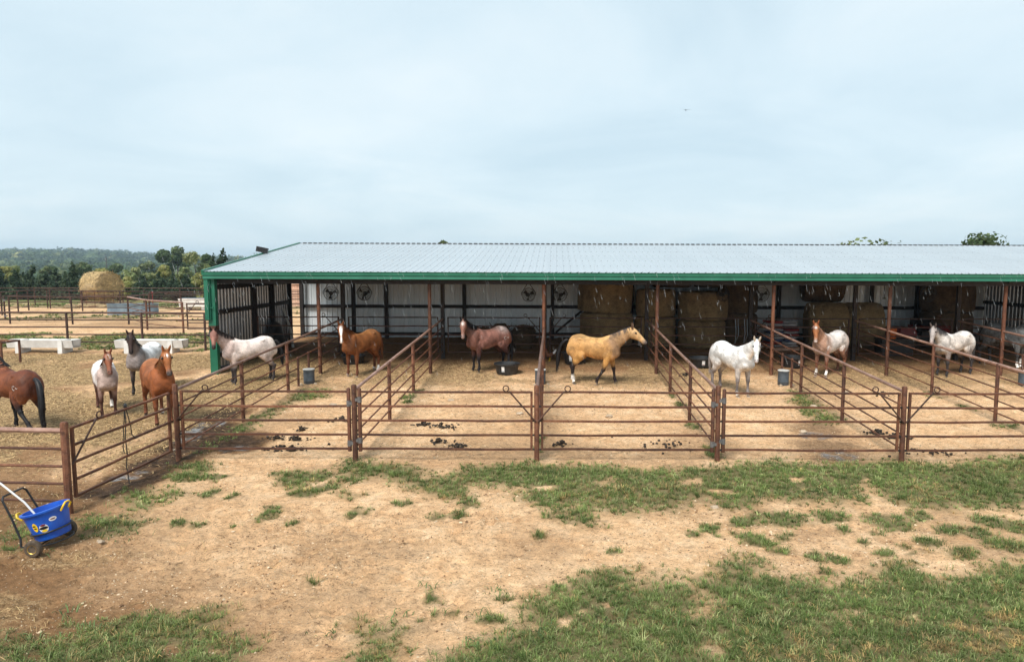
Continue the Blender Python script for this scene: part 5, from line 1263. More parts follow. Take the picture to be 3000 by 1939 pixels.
    for i, (nm, sgn, fr) in enumerate((('fl', 1, True), ('fr', -1, True), ('hl', 1, False), ('hr', -1, False))):
        spec = legs.get(nm, {}); lift = spec.get('lift', 0.0)
        if fr:
            ang = spec.get('a', (3, -1, 26, 20)); J = leg_path(True, ang, (.50 + spec.get('dx', 0), sgn * .165, .87), lift)
            up = np.array([.53, sgn * .15, 1.04])
            rad = FRONT_R; cent = [up, J[0]]; seg = [(J[0], J[1], (.30, .68, .90)), ]
            C = [up, J[0], J[0] * .68 + J[1] * .32, J[0] * .3 + J[1] * .7, J[0] * .1 + J[1] * .9, J[1], J[1] * .82 + J[2] * .18, J[1] * .5 + J[2] * .5, J[1] * .18 + J[2] * .82, J[2], J[2] * .45 + J[3] * .55, J[3], J[4]]
            rr = FRONT_R; tt = [0, .12, .22, .36, .46, .52, .58, .67, .76, .82, .88, .93, 1.0]
        else:
            ang = spec.get('a', (-34, 3, 27, 20)); J = leg_path(False, ang, (-.41 + spec.get('dx', 0), sgn * .165, .865), lift)
            up = np.array([-.45, sgn * .14, 1.08])
            C = [up, J[0], J[0] * .72 + J[1] * .28, J[0] * .42 + J[1] * .58, J[0] * .14 + J[1] * .86, J[1] + np.array([-.018, 0, .015]), J[1] * .84 + J[2] * .16, J[1] * .5 + J[2] * .5, J[1] * .18 + J[2] * .82, J[2], J[2] * .45 + J[3] * .55, J[3], J[4]]
            rr = [(.24, .125), (.18, .115), (.128, .092), (.088, .068), (.060, .050), (.068, .052), (.050, .041), (.041, .036), (.040, .035), (.050, .044), (.039, .037), (.050, .046), (.060, .056)]
            tt = [0, .12, .22, .34, .45, .51, .58, .67, .76, .82, .88, .93, 1.0]
        C = np.array(C); rowsL = []
        for k in range(len(C)):
            tg = C[min(k + 1, len(C) - 1)] - C[max(k - 1, 0)]; tg = tg / np.linalg.norm(tg)
            A = np.cross(Y, tg); A = A / np.linalg.norm(A)
            if k >= len(C) - 1 and lift < .02: A = X
            rowsL.append([*C[k], *A, *Y, rr[k][0] * (1.13 if k > 2 else 1), rr[k][1] * (1.13 if k > 2 else 1), tt[k]])
        B.loft(rowsL, 3 + i, 4, 16)
    V = np.array([tuple(v) for v in B.V]); L = np.array(B.L)
    # fuse everything into one continuous skin
    me = bpy.data.meshes.new('tmp'); me.from_pydata(V.tolist(), [], B.F); me.update()
    ob = bpy.data.objects.new('tmp', me); COL.objects.link(ob)
    rm = ob.modifiers.new('r', 'REMESH'); rm.mode = 'VOXEL'; rm.voxel_size = .0185
    sm = ob.modifiers.new('s', 'SMOOTH'); sm.factor = .5; sm.iterations = 3
    dg = bpy.context.evaluated_depsgraph_get(); ev = ob.evaluated_get(dg)
    m2 = bpy.data.meshes.new_from_object(ev); bpy.data.objects.remove(ob); bpy.data.meshes.remove(me)
    n = len(m2.vertices); P = np.empty(n * 3, np.float32); m2.vertices.foreach_get('co', P); P = P.reshape(-1, 3)
    kd = kdtree.KDTree(len(V))
    for i, v in enumerate(V): kd.insert(v, i)
    kd.balance()
    idxs = np.array([kd.find(p)[1] for p in P]); lab = L[idxs]
    pid, t, u, v = lab.T
    K = h['coat']; g = lambda k, d=None: np.array(K.get(k, K[d] if d else K['body']))
    col = np.tile(g('body'), (n, 1)).astype(float)
    def blend(mask, c):
        nonlocal col
        m = np.clip(mask, 0, 1)[:, None]; col = col * (1 - m) + np.asarray(c) * m
    px, pz = P[:, 0], P[:, 2]
    nz = np.array([fbm(P[:, 0] * 3 + idx * 7, P[:, 2] * 3 + P[:, 1] * 2, 3)])[0]
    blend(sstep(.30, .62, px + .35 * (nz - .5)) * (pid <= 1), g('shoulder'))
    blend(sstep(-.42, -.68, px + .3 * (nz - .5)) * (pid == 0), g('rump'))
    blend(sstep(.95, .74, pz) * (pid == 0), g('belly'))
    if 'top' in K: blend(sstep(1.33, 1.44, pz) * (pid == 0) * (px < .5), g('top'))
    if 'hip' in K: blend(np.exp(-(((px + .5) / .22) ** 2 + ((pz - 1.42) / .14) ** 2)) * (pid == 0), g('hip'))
    nk = (pid == 1) * sstep(.05, .45, t); blend(nk, g('neck', 'shoulder'))
    blend((pid == 2) + (pid == 1) * sstep(.75, 1.0, t), g('head'))
    blend((pid == 7), g('ear', 'head'))
    blend((pid == 2) * sstep(.40, .53, t), g('muzzle', 'head'))
    if 'muzzle_tip' in K: blend((pid == 2) * sstep(.50, .57, t), g('muzzle_tip'))
    blend((pid == 2) * np.exp(-(((t - .525) / .022) ** 2 + ((np.abs(v) - .62) / .25) ** 2)) * (u > -.3), (.012, .008, .008))
    blend((pid == 2) * np.exp(-(((t - .55) / .05) ** 2 + ((u + .45) / .10) ** 2)) * .6, (.02, .015, .014))
    blend((pid == 2) * np.exp(-(((t - .13) / .035) ** 2 + ((np.abs(v) - .88) / .16) ** 2)) * (u > -.2) * .7, g('eye', 'muzzle') * .5)  # shading around each eye, painted into the coat colour
    if h.get('face') == 'blaze': blend((pid == 2) * sstep(.50, .34, np.abs(v) + .12 * np.sin(t * 21)) * (u > 0) * sstep(.02, .06, t), (.78, .72, .68))
    if h.get('face') == 'star': blend((pid == 2) * np.exp(-((t - .12) / .035) ** 2 - (v / .28) ** 2) * (u > 0) * 1.5, (.82, .78, .75))
    if h.get('face') == 'diamond': blend((pid == 2) * np.exp(-((t - .11) / .06) ** 2 - (v / .33) ** 2) * (u > 0) * 1.5, (.72, .62, .57))
    for i, nm in enumerate(('fl', 'fr', 'hl', 'hr')):
        lm = (pid == 3 + i)
        blend(lm * sstep(.0, .10, t) * (t < .6), g('leg_u')); blend(lm * sstep(.24, .48, t + .12 * (nz - .5)), g('leg'))
        sk = h.get('socks', {}).get(nm)
        if sk: blend(lm * sstep(sk, sk + .045, t + .06 * (nz - .5)), (.78, .74, .69))
        blend(lm * sstep(.925, .94, t), g('hoof', 'leg') if 'hoof' in K else (.10, .08, .065))
    # roan / dapple speckle and dusty smudges that belong to the coat
    sm_ = fbm(P[:, 0] * 7 + idx * 3.3, P[:, 2] * 7 + P[:, 1] * 6, 3)
    col = col * (.80 + .40 * sstep(.3, .65, sm_))[:, None]
    sp = h.get('roan', 0)
    if sp:
        s1 = fbm(P[:, 0] * 38 + 3, P[:, 2] * 38 + P[:, 1] * 31, 2)
        col = col * (1 + sp * (s1[:, None] - .5) * 2)
    ca = m2.color_attributes.new('Col', 'FLOAT_COLOR', 'POINT'); c4 = np.ones((n, 4), np.float32); c4[:, :3] = np.clip(col, .004, .9)
    ca.data.foreach_set('color', c4.ravel())
    m2.materials.clear(); m2.materials.append(M['horse']); m2.polygons.foreach_set('use_smooth', np.ones(len(m2.polygons), bool))
    y = h['loc'][1]; hd = R(h['head_dir']); slope = .05 * math.sin(hd) if 13.8 < y < 31 else 0
    root = thing('horse', h['label'], 'horse', (h['loc'][0], y, gz(y) - .006), 0, 'horses in the pens and corral')
    root.rotation_euler = Matrix.Rotation(hd, 3, 'Z').to_euler() if not slope else (Matrix.Rotation(hd, 3, 'Z') @ Matrix.Rotation(-math.atan(slope), 3, 'Y')).to_euler()
    root.scale = (sc, sc, sc)
    m2.name = 'body'; link('body', m2, root)
    # eyes
    for sgn in (-1, 1):
        e = q0 + D * .135 + A * .042 + Bv * sgn * .103
        MB().blob(e, .030, 1, 2, 0).build('eye', 'eye', root, True)
    # mane and forelock: strands along the crest
    rn = random.Random(idx * 13 + 1); HV = []; HF = []; HC = []
    def strand(pts, w, c, side):
        o = len(HV); m = len(pts)
        for k, q in enumerate(pts):
            ww = side * w * (1 - .85 * k / (m - 1)); HV.append(q - ww); HV.append(q + ww)
            cc = np.array(c) * (1.15 - .25 * k / m); HC.extend([cc, cc])
        for k in range(m - 1): HF.append((o + 2 * k, o + 2 * k + 1, o + 2 * k + 3, o + 2 * k + 2))
    ms = h.get('mside', 1); mlen = h.get('mlen', .20); mc = np.array(K['mane'])
    for _ in range(h.get('mn', 170)):
        f = rn.uniform(.30, 1.0); r = NeckR[min(int(f * (len(NeckR) - 1)), len(NeckR) - 1)]
        c, Av, Bw, a = r[:3], r[3:6] / np.linalg.norm(r[3:6]), r[6:9] / np.linalg.norm(r[6:9]), r[9]
        bb = r[10]; d = np.cross(Bw, Av); d = d if d[0] * math.cos(ny) + d[1] * math.sin(ny) > 0 or d[2] > 0 else -d
        s = ms if rn.random() > .12 else -ms
        c0 = c + Av * a * .98 + d * rn.uniform(-.03, .03); ll = mlen * rn.uniform(.6, 1.25) * min(1, .35 + 2.2 * (f - .30))
        pts = [c0, c0 + Av * .022 + Bw * s * .02, c0 - Av * ll * .35 + Bw * s * (bb * .75 + .012), c0 - Av * ll * .75 + Bw * s * (bb * 1.06 + .012) - Z * .02, c0 - Av * ll * 1.05 + Bw * s * (bb * 1.12 + .015) - Z * .05]
        strand(pts, .011, mc * rn.uniform(.7, 1.3), d)
    for _ in range(26):
        c0 = q0 + A * .075 - D * .01 + Bv * rn.uniform(-.035, .035); ll = rn.uniform(.08, .19)
        strand([c0, c0 + A * .03 + D * .03, c0 + D * ll * .7 + A * .035 + Bv * rn.uniform(-.02, .02), c0 + D * ll + A * .022 + Bv * rn.uniform(-.03, .03)], .007, mc * rn.uniform(.7, 1.3), Bv)
    link('mane', np_mesh('mane', np.array(HV), np.array(HF), 'hair', np.array(HC)), root)
    # tail
    HV = []; HF = []; HC = []; tl = h.get('tail', .85); sw = h.get('tswing', 0.0); out = h.get('tout', .10); tcol = np.array(K['tail'])
    base = np.array([-.775, 0, 1.285])
    path = catmull([base, base + [-.05, 0, .01], base + [-.05 - out * .6, sw * .25, -.12], base + [-.05 - out, sw * .6, -tl * .45], base + [-.04 - out * 1.15, sw * .9, -tl * .8], base + [-.03 - out * 1.3, sw * 1.15, -tl]], 3)
    rad = np.interp(np.linspace(0, 1, len(path)), [0, .15, .4, .7, 1], [.035, .045, .058, .062, .012])
    tb_ = MB().tube([tuple(q) for q in path], list(rad), 10); nb = len(tb_.v)
    HVt = [np.array(q) for q in tb_.v]
    for _ in range(150):
        a = rn.uniform(0, 6.28); off = np.array([math.cos(a), math.sin(a), 0]) * rn.uniform(.2, 1.15); k0 = rn.randint(1, 6); k1 = rn.randint(len(path) - 5, len(path) - 1)
        pts = [path[k] + off * rad[k] * 1.05 + np.array([rn.gauss(0, .006), rn.gauss(0, .006), 0]) for k in range(k0, k1 + 1, 2)]
        if len(pts) > 1: strand(pts + [pts[-1] + np.array([rn.gauss(0, .03), rn.gauss(0, .03), -rn.uniform(.04, .12)])], .010, tcol * rn.uniform(.6, 1.5), np.array([-math.sin(a), math.cos(a), 0]))
    tb_.v = [tuple(q) for q in tb_.v]
    Vt = np.array(tb_.v + [tuple(q) for q in HV]); ft = [f for f in tb_.f if len(f) == 4] + [tuple(i + nb for i in f) for f in HF]
    link('tail', np_mesh('tail', Vt, np.array(ft), 'hair', np.vstack([np.tile(tcol, (nb, 1)), np.array(HC)])), root)
    if h.get('brand'):
        bv = BVHTree.FromPolygons([tuple(q) for q in P], [tuple(p.vertices) for p in m2.polygons]); s = h['brand']
        for pts in ([(.05 * math.cos(q) - .03, .05 * math.sin(q)) for q in [math.pi * (.3 + 1.4 * j / 10) for j in range(11)]], [(.035, .0), (.06, .02), (.085, -.01), (.11, .015)]):
            line = []
            for (a, b) in pts:
                hit = bv.ray_cast(Vector((-.50 - a * s, s * 1.0, 1.10 + b)), Vector((0, -s, 0)))
                if hit[0]: line.append(hit[0] + Vector((0, s * .004, 0)))
            if len(line) > 2: MB().tube(line, .0042, 5).build('brand_mark', 'white_paint', root)
    return root

BLK = (.010, .009, .010); DK = (.030, .024, .022)
stand = dict(fl={}, fr={'a': (5, 1, 26, 20)}, hl={}, hr={'a': (-31, 5, 27, 20)})
square = dict(fl={'dx': -.03}, fr={'a': (6, 3, 26, 20)}, hl={'dx': .05, 'a': (-30, 6, 27, 20)}, hr={'dx': -.05, 'a': (-38, 1, 25, 20)})
walk_buck = dict(fl={'a': (13, 7, 22, 10), 'dx': .02}, fr={'a': (-19, -34, -18, -22), 'dx': -.02}, hl={'a': (-40, -2, 22, 14), 'dx': .05}, hr={'a': (-30, 2, 26, 18), 'dx': .03})
walk_bay = dict(fl={'a': (12, 6, 22, 10)}, fr={'a': (-8, -10, 16, 14)}, hl={'a': (-20, -50, -35, -40), 'lift': .15, 'dx': .10}, hr={'a': (-42, -4, 22, 16), 'dx': -.03})
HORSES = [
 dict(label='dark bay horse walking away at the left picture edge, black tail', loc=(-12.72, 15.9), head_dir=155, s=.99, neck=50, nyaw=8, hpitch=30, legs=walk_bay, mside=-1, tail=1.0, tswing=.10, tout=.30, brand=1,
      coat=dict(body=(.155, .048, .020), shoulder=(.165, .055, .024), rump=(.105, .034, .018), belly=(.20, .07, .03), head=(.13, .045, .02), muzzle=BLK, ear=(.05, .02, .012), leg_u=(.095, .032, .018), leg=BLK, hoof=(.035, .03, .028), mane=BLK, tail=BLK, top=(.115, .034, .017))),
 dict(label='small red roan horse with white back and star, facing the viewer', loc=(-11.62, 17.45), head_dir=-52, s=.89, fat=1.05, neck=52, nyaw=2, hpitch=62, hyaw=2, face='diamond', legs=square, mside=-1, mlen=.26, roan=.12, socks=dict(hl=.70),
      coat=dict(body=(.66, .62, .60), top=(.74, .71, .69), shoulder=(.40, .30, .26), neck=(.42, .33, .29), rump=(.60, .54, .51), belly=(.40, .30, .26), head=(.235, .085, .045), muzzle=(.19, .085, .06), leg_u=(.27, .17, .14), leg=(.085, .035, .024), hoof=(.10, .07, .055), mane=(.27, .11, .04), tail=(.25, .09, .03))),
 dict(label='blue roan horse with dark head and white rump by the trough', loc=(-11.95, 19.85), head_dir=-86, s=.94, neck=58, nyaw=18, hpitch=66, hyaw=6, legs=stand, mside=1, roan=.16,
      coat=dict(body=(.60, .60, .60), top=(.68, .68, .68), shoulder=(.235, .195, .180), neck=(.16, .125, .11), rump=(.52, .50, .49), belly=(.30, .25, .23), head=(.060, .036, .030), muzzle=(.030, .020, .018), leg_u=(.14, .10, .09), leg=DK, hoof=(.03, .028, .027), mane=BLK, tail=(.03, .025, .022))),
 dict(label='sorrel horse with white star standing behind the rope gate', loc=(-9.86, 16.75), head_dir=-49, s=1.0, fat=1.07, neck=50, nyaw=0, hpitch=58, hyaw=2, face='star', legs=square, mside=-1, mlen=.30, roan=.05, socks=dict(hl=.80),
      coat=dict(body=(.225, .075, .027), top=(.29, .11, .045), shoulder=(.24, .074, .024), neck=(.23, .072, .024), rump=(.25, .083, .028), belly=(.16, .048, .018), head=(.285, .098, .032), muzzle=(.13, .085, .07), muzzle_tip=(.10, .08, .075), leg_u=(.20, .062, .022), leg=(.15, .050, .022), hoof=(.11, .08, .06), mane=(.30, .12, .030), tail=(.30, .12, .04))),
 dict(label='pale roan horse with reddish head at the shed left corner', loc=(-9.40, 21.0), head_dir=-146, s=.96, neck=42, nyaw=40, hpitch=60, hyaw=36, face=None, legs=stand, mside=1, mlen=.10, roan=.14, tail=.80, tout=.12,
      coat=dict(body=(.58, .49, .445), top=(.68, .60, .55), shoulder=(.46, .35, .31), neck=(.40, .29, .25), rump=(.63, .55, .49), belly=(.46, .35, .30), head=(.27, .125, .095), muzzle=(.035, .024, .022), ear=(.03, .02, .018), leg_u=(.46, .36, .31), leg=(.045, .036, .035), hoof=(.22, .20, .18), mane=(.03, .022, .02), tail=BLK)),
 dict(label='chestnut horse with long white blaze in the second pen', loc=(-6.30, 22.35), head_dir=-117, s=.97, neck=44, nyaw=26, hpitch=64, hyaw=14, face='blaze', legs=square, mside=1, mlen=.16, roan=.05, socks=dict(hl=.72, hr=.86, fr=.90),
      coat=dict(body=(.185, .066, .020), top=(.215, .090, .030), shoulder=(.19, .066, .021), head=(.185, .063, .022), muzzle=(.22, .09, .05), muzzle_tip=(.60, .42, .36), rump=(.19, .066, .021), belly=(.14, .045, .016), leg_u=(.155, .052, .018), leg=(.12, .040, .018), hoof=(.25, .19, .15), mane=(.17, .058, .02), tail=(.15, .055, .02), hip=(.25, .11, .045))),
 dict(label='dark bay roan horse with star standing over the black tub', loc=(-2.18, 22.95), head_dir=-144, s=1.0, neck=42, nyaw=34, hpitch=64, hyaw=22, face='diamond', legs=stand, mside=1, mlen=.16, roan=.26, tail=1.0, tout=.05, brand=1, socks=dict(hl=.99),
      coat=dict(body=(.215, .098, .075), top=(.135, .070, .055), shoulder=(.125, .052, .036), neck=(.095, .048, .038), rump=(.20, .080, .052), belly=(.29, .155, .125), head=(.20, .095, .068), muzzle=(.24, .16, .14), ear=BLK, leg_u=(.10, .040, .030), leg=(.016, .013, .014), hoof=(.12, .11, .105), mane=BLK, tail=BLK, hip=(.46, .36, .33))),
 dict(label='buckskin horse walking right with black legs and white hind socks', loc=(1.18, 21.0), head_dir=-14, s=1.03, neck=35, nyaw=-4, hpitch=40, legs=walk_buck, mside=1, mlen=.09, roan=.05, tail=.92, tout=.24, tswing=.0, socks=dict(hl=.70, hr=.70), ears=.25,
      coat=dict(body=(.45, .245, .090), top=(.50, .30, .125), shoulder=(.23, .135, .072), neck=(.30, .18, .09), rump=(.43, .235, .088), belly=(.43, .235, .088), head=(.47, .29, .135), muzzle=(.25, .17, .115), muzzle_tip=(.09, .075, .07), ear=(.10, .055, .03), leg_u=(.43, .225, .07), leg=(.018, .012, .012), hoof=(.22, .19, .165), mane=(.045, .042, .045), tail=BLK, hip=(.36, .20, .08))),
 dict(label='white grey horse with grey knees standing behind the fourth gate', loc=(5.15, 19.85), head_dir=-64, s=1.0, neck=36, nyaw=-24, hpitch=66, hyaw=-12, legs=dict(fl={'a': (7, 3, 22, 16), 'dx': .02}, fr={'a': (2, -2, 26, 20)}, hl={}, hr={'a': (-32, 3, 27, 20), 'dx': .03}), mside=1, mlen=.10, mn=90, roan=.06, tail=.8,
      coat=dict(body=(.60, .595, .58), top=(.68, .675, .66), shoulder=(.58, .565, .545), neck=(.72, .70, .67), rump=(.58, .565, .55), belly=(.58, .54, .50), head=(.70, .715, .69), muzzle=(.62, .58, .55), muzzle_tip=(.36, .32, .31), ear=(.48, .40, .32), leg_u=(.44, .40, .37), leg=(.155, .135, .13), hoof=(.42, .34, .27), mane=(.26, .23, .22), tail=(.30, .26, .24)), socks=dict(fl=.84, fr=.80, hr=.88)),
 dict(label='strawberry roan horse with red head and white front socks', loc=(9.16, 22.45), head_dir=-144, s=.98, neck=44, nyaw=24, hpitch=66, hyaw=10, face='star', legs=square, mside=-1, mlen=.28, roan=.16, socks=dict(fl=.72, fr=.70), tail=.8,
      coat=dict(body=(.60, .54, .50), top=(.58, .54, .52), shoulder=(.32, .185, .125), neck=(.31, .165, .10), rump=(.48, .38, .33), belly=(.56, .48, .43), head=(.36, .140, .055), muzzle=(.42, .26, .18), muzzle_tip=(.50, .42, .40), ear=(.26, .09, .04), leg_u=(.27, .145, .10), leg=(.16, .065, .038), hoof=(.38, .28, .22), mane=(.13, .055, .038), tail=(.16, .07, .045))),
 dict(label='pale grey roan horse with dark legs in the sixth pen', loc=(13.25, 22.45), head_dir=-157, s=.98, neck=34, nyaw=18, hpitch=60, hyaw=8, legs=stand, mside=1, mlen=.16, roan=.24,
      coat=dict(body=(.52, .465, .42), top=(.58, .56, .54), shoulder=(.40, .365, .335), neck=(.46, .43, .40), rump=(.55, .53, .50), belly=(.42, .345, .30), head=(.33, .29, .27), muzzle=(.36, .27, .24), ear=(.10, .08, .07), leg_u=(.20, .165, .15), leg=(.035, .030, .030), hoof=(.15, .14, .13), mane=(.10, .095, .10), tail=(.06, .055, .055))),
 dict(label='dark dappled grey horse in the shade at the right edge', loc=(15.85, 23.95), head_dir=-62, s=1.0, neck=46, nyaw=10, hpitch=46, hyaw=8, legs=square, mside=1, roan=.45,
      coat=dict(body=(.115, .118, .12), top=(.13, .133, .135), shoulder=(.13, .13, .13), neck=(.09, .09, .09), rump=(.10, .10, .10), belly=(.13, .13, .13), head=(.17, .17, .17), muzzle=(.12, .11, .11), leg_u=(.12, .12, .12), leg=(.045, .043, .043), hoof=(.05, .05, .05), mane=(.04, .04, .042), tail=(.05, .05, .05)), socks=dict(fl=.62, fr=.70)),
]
for _i, _h in enumerate(HORSES): make_horse(_h, _i)

# ================================================================== TREES
def leaf_cloud(blobs, n, size, cols, seed, droop=0.0):
    """n small leaf faces spread over and inside ellipsoid clumps; returns verts, tris, colours"""
    rg = np.random.default_rng(seed); bl = np.array(blobs); vol = bl[:, 3] * bl[:, 5]; pr = vol / vol.sum()
    k = rg.choice(len(bl), n, p=pr); d = rg.normal(size=(n, 3)); d /= np.linalg.norm(d, axis=1)[:, None]
    rr = (.45 + .6 * rg.random(n) ** .6)[:, None]
    c = bl[k, :3] + d * rr * np.stack([bl[k, 3], bl[k, 4], bl[k, 5]], 1)
    a = rg.normal(size=(n, 3)); a -= d * (a * d).sum(1)[:, None] * .6; a /= np.linalg.norm(a, axis=1)[:, None]
    b = np.cross(d + rg.normal(size=(n, 3)) * .5, a); b /= np.linalg.norm(b, axis=1)[:, None]
    s = size * (.5 + rg.random(n))[:, None]
    V = np.stack([c - a * s * .6, c + b * s * .45, c + a * s * .8 + np.array([0, 0, -droop]) * s, c - b * s * .45], 1)
    o = np.arange(n)[:, None] * 4
    F = o + np.array([[0, 1, 2, 3]])
    cl = np.array(cols); j = rg.integers(0, len(cl), len(bl)); t = rg.random(n)[:, None]
    C = cl[j[k]] * (.72 + .56 * t); mixk = rg.random(n) < .3; C[mixk] = cl[rg.integers(0, len(cl), mixk.sum())] * (.7 + .6 * t[mixk])
    return V.reshape(-1, 3), F, np.repeat(C[:, None], 4, 1).reshape(-1, 3)
def deciduous(x, y, h, w, label, cols, seed, n=1700, z0=None, leaf=.42, name='broadleaf_tree', crown_base=.22, clumps=17):
    z0 = gz(y) if z0 is None else z0; rn = random.Random(seed)
    t = thing(name, label, 'tree', (x, y, z0), 0, 'trees beyond the paddock')
    tr = MB(); tr.tube([(0, 0, -.5), (0, 0, h * .12), (rn.uniform(-.1, .1) * w, 0, h * .35), (rn.uniform(-.1, .1) * w, 0, h * .75)], [h * .035, h * .028, h * .02, h * .005], 8)
    for k in range(6):
        a = k * 1.05 + rn.uniform(-.3, .3); b = h * rn.uniform(.25, .45)
        tr.tube([(0, 0, b), (math.cos(a) * w * .2, math.sin(a) * w * .2, b + h * .16), (math.cos(a) * w * .38, math.sin(a) * w * .38, b + h * rn.uniform(.2, .38))], [h * .014, h * .009, h * .003], 5)
    tr.build('trunk', 'trunk', t, True)
    bl = []
    for k in range(clumps):
        a = rn.uniform(0, 6.28); f = rn.random(); zz = h * (crown_base + (1 - crown_base) * f)
        prof = math.sin(math.pi * min(1, (.18 + .82 * f) ** .85)) ** .7 * .42 + .06
        r = w * prof * rn.uniform(.35, 1.0); s = w * rn.uniform(.15, .26)
        zz = min(zz, h - s * .8)
        bl.append((math.cos(a) * r, math.sin(a) * r, zz, s, s, s * rn.uniform(.65, .9)))
    V, F, C = leaf_cloud(bl, n, leaf, cols, seed)
    link('crown', np_mesh('crown', V, F, 'leaf', C), t)
def cedar(x, y, h, w, label, seed, cols=((.034, .060, .030), (.052, .084, .042), (.075, .10, .052)), n=2300, leaf=.21):
    rn = random.Random(seed); z0 = gz(y)
    t = thing('cedar_tree', label, 'tree', (x, y, z0), 0, 'cedars along the far fence')
    MB().tube([(0, 0, -.3), (0, 0, h * .5), (0, 0, h * .95)], [h * .03, h * .018, h * .004], 7).build('trunk', 'trunk', t)
    bl = []
    for k in range(26):
        f = (k + rn.random()) / 26; a = rn.uniform(0, 6.28); r = w * .5 * (1 - f) ** .8 * rn.uniform(.35, .85); s = w * (.24 * (1 - f) + .05) * rn.uniform(.8, 1.2)
        bl.append((math.cos(a) * r, math.sin(a) * r, h * (.04 + .94 * f), s, s, s * 1.3))
    V, F, C = leaf_cloud(bl, n, leaf, cols, seed)
    link('crown', np_mesh('crown', V, F, 'leaf', C), t)
def atp(px, Y): return (px - 1625) / 2000.0 * Y
def htop(py, Y, px): return CAM_H + (777 + (px - 1625) * .0033 - py) * Y / 2000.0
DG = ((.055, .090, .036), (.080, .12, .046), (.11, .145, .058)); LG = ((.18, .225, .085), (.24, .275, .11), (.30, .31, .135)); YG = ((.24, .26, .08), (.31, .31, .10), (.36, .335, .12)); MG = ((.085, .125, .055), (.125, .16, .070), (.16, .185, .085))
CL = [(2, 772, 78, 44), (45, 787, 76, 52), (72, 795, 82, 40), (100, 776, 79, 60), (136, 790, 78, 48), (166, 788, 80, 50), (196, 795, 83, 40), (218, 766, 78, 70), (246, 795, 80, 45), (420, 806, 80, 62), (470, 798, 83, 66), (508, 803, 80, 50), (545, 805, 82, 55)]
cw = ['leftmost cedar at the picture edge', 'second dark cedar from the left', 'short cedar between two taller ones at left', 'pointed dark cedar above the left fence', 'cedar in the middle of the left row', 'cedar left of the tallest pointed one', 'low cedar just left of the tallest one', 'tallest pointed dark cedar left of the hay bale', 'low cedar directly left of the hay bale', 'dark cedar right of the hay bale', 'broad dark cedar below the pale leafy tree', 'cedar second from the shed corner', 'cedar nearest the shed corner']
for k, (px, py, Yc, w) in enumerate(CL):
    z0 = gz(Yc); cedar(atp(px, Yc), Yc, htop(py, Yc, px) - z0, w * 1.15 * Yc / 2000, cw[k], 100 + k)
for px, py, Yc, w, s, lab in ((628, 742, 70, 60, 1, 'dark conifer with ragged top behind the shed gable, left'), (657, 726, 71, 70, 2, 'taller dark conifer behind the shed gable')):
    z0 = gz(Yc); cedar(atp(px, Yc), Yc, htop(py, Yc, px) - z0, w * 1.2 * Yc / 2000, lab, 130 + s, n=2000, leaf=.22)
TD = [(487, 733, 165, 62, DG, 'dark round broadleaf tree left of the tallest one'), (528, 722, 175, 66, DG, 'tallest dark broadleaf tree on the skyline'), (572, 738, 120, 95, LG, 'large pale green tree beside the shed roof'), (606, 745, 140, 40, DG, 'narrow dark tree between pale tree and conifers'), (487, 778, 110, 50, YG, 'yellow-green small tree below the dark skyline trees'), (255, 766, 130, 72, MG, 'mid green rounded tree above the hay bale, left'), (345, 772, 150, 60, MG, 'mid green tree above the hay bale, right'), (390, 778, 120, 56, LG, 'pale green tree right of the hay bale'), (440, 768, 170, 60, MG, 'hazy green tree in the middle distance'), (45, 778, 115, 48, LG, 'pale green tree between the left cedars'), (22, 782, 110, 40, YG, 'yellowish tree at the left edge behind cedars'), (150, 780, 130, 50, MG, 'green tree rising behind the cedar row'), (300, 786, 105, 46, YG, 'yellow-green tree just behind the hay bale'), (375, 810, 86, 44, YG, 'bright yellow-green bush right of the hay bale'), (590, 800, 92, 46, YG, 'yellow-green bush beside the shed corner'), (540, 780, 100, 70, LG, 'pale bushy tree left of the shed corner'), (440, 800, 95, 50, LG, 'pale green low tree behind the cedars'), (855, 795, 90, 70, LG, 'pale tree seen through the shed doorway')]
for k, (px, py, Yc, w, cols, lab) in enumerate(TD):
    z0 = gz(Yc); hh = htop(py, Yc, px) - z0
    deciduous(atp(px, Yc), Yc, hh, w * 1.1 * Yc / 2000, lab, cols, 200 + k, n=3200, leaf=.0028 * Yc, crown_base=.10)
for px, py, Yc, w, lab, s in ((1300, 708, 52, 46, 'small tree tip just showing above the roof ridge', 1), (1330, 712, 53, 20, 'tiny tree sprig above the roof ridge', 4), (2552, 700, 50, 230, 'flat-topped tree showing above the roof ridge', 2), (2848, 684, 50, 150, 'dark bushy tree above the roof at right', 3)):
    z0 = gz(Yc); deciduous(atp(px, Yc), Yc, htop(py, Yc, px) - z0, w * Yc / 2000 * 1.1, lab, DG if s != 2 else MG, 300 + s, n=1500, leaf=.22, crown_base=.45, clumps=22)

# far wooded hills
def hill_z(x, y):
    base = np.interp(y, GY, GZ)
    r = np.where(y > 1, x / np.maximum(y, 1), 0)
    rise = 46 * (fbm(x / 260 + 3.1, y / 700, 3) - .66) * sstep(520, 1300, y)
    return base + rise
hxs = np.linspace(-2600, 2200, 130); hys = np.concatenate([np.linspace(330, 1500, 50), [1700, 2000, 2400, 3000]])
HX, HY = np.meshgrid(hxs, hys); HZ = hill_z(HX, HY) - .8; HZ[0] -= 6
_i = np.arange(HX.size).reshape(HX.shape); HF = np.stack([_i[:-1, :-1], _i[:-1, 1:], _i[1:, 1:], _i[1:, :-1]], -1).reshape(-1, 4)
M['hill'] = simple('wooded_hillside', (.045, .062, .028), (.09, .10, .045), .02, .95, 0, 0)
tag(link('hills', np_mesh('hills', np.stack([HX.ravel(), HY.ravel(), HZ.ravel()], 1), HF, 'hill', smooth=True)), 'low wooded hills on the horizon at left', kind='structure')
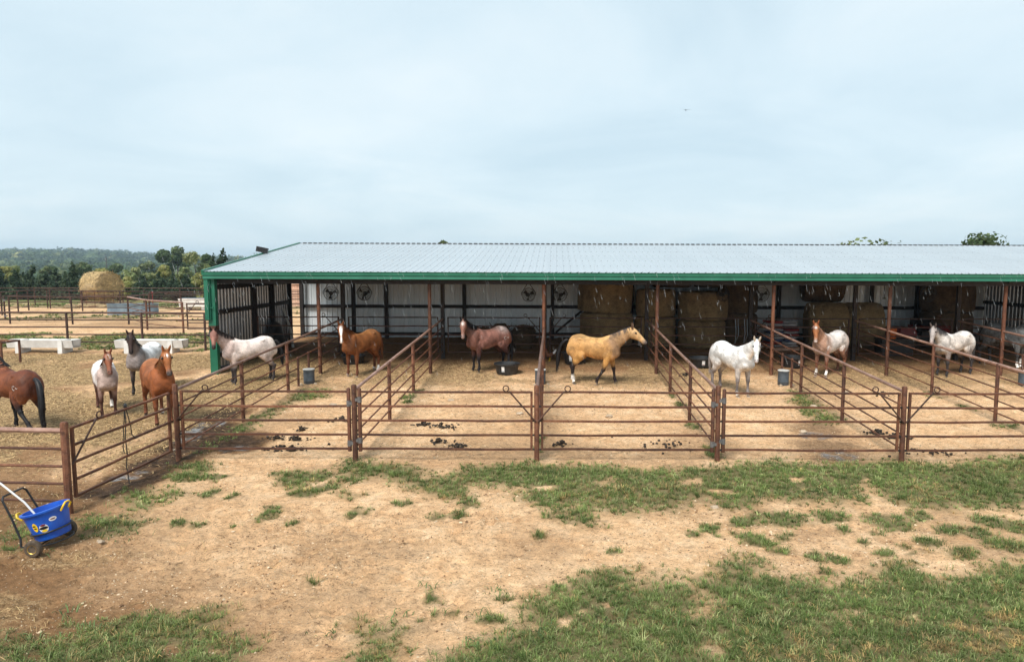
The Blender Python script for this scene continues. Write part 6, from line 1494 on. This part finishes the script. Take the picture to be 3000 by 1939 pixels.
def forest():
    rg = np.random.default_rng(77); XS, YS = [], []
    for (a0, a1, n) in ((-.95, -.40, 4600), (-1.6, -.95, 700), (-.40, .9, 1100)):
        y = np.sqrt(rg.random(n) * (1550 ** 2 - 300 ** 2) + 300 ** 2); XS.append((a0 + (a1 - a0) * rg.random(n)) * y); YS.append(y)
    x = np.concatenate(XS); y = np.concatenate(YS); n = len(x); z = hill_z(x, y)
    hgt = (7 + 9 * rg.random(n) ** 1.5) * (1 + .3 * (y > 900)); wd = hgt * (.40 + .18 * rg.random(n))
    m = 27; d = rg.normal(size=(n, m, 3)); d[..., 2] = np.abs(d[..., 2]) * .9 - .25; d /= np.linalg.norm(d, axis=2)[..., None]
    c = np.stack([x, y, z + hgt * .55], 1)[:, None] + d * np.stack([wd, wd, hgt * .5], 1)[:, None] * (.6 + .45 * rg.random((n, m, 1)))
    a = rg.normal(size=(n, m, 3)); a -= d * (a * d).sum(2)[..., None] * .7; a /= np.linalg.norm(a, axis=2)[..., None]; b = np.cross(d, a)
    s = (wd * .40)[:, None, None] * (.5 + .8 * rg.random((n, m, 1)))
    V = np.stack([c - a * s * .7, c + b * s * .55, c + a * s * .7, c - b * s * .55], 2).reshape(-1, 3)
    F = np.arange(n * m * 4).reshape(-1, 4)
    pal = np.array([(.032, .058, .028), (.058, .095, .042), (.10, .14, .060), (.16, .19, .080), (.23, .235, .10)])
    pk = np.clip(rg.normal(1.6, 1.1, n) + .9 * sstep(700, 250, y), 0, 4.99).astype(int)
    C = pal[pk][:, None] * (.75 + .5 * rg.random((n, m, 1))) * (.75 + .5 * rg.random((n, 1, 1)))
    C = np.repeat(C.reshape(-1, 1, 3), 4, 1).reshape(-1, 3)
    tag(link('forest', np_mesh('forest', V, F, 'leaf', C)), 'distant continuous woodland covering the hills', 'forest', kind='stuff')
forest()
tp_ = thing('utility_pole', 'thin distant utility pole rising out of the woods', 'pole', (atp(317, 300), 300, gz(300)))
MB().tube([(0, 0, 0), (0, 0, htop(752, 300, 317) - gz(300))], .16, 6).build('shaft', 'trunk', tp_); MB().box((0, 0, htop(752, 300, 317) - gz(300) - 1), (2.2, .12, .12)).build('crossarm', 'trunk', tp_)

# ================================================================== RAIN falling past the shed front
def rain():
    rg = np.random.default_rng(9); n = 1300
    x = -11.5 + 31 * rg.random(n); y = 16.5 + 6.0 * rg.random(n); z = np.interp(y, GY, GZ) + .8 + 3.6 * rg.random(n)
    k = rg.random(n) < .25 + .75 * sstep(1.2, 3.6, z - .4); x, y, z = x[k], y[k], z[k]; n = len(x)
    L = .07 + .08 * rg.random(n) ** 2; w = .0019 + .0009 * rg.random(n)
    d = np.stack([.30 + .08 * rg.normal(size=n), .05 * rg.normal(size=n), -np.ones(n)], 1); d /= np.linalg.norm(d, axis=1)[:, None]
    p = np.stack([x, y, z], 1); s1 = np.stack([w, 0 * w, 0 * w], 1); s2 = np.stack([0 * w, w, 0 * w], 1); e = d * L[:, None]
    V = np.stack([p - e, p + e * .5 + s1, p + e * .5 + s2, p + e * .5 - s1, p + e * .5 - s2, p + e * .72], 1)
    o = np.arange(n)[:, None] * 6
    F = np.concatenate([o + np.array([[0, 1 + q, 1 + (q + 1) % 4]]) for q in range(4)] + [o + np.array([[5, 1 + (q + 1) % 4, 1 + q]]) for q in range(4)], 0)
    t = NT('rain_water'); t.base((.80, .85, .88)); t.set('Roughness', .08); t.set('Transmission Weight', .5); t.set('IOR', 1.33)
    M['rain'] = t.m
    tag(link('rain', np_mesh('rain', V.reshape(-1, 3), F, 'rain')), 'fine rain falling in front of the dark shed', 'rain', kind='stuff')
rain()

# ================================================================== HAZE
hz = MB().bbox((-3200, -60, -40), (2800, 3400, 62)).build('haze', 'black')
hz.data.materials.clear()
hm = bpy.data.materials.new('haze_air'); hm.use_nodes = True
hn_, hl_ = hm.node_tree.nodes, hm.node_tree.links
for q in list(hn_):
    if q.type == 'BSDF_PRINCIPLED': hn_.remove(q)
pv = hn_.new('ShaderNodeVolumePrincipled'); pv.inputs['Color'].default_value = (.66, .83, .97, 1); pv.inputs['Density'].default_value = .00025; pv.inputs['Anisotropy'].default_value = .1
hl_.new(pv.outputs[0], [q for q in hn_ if q.type == 'OUTPUT_MATERIAL'][0].inputs['Volume'])
hz.data.materials.append(hm); tag(hz, 'thin rainy haze lying over the whole farm', 'haze', kind='stuff')
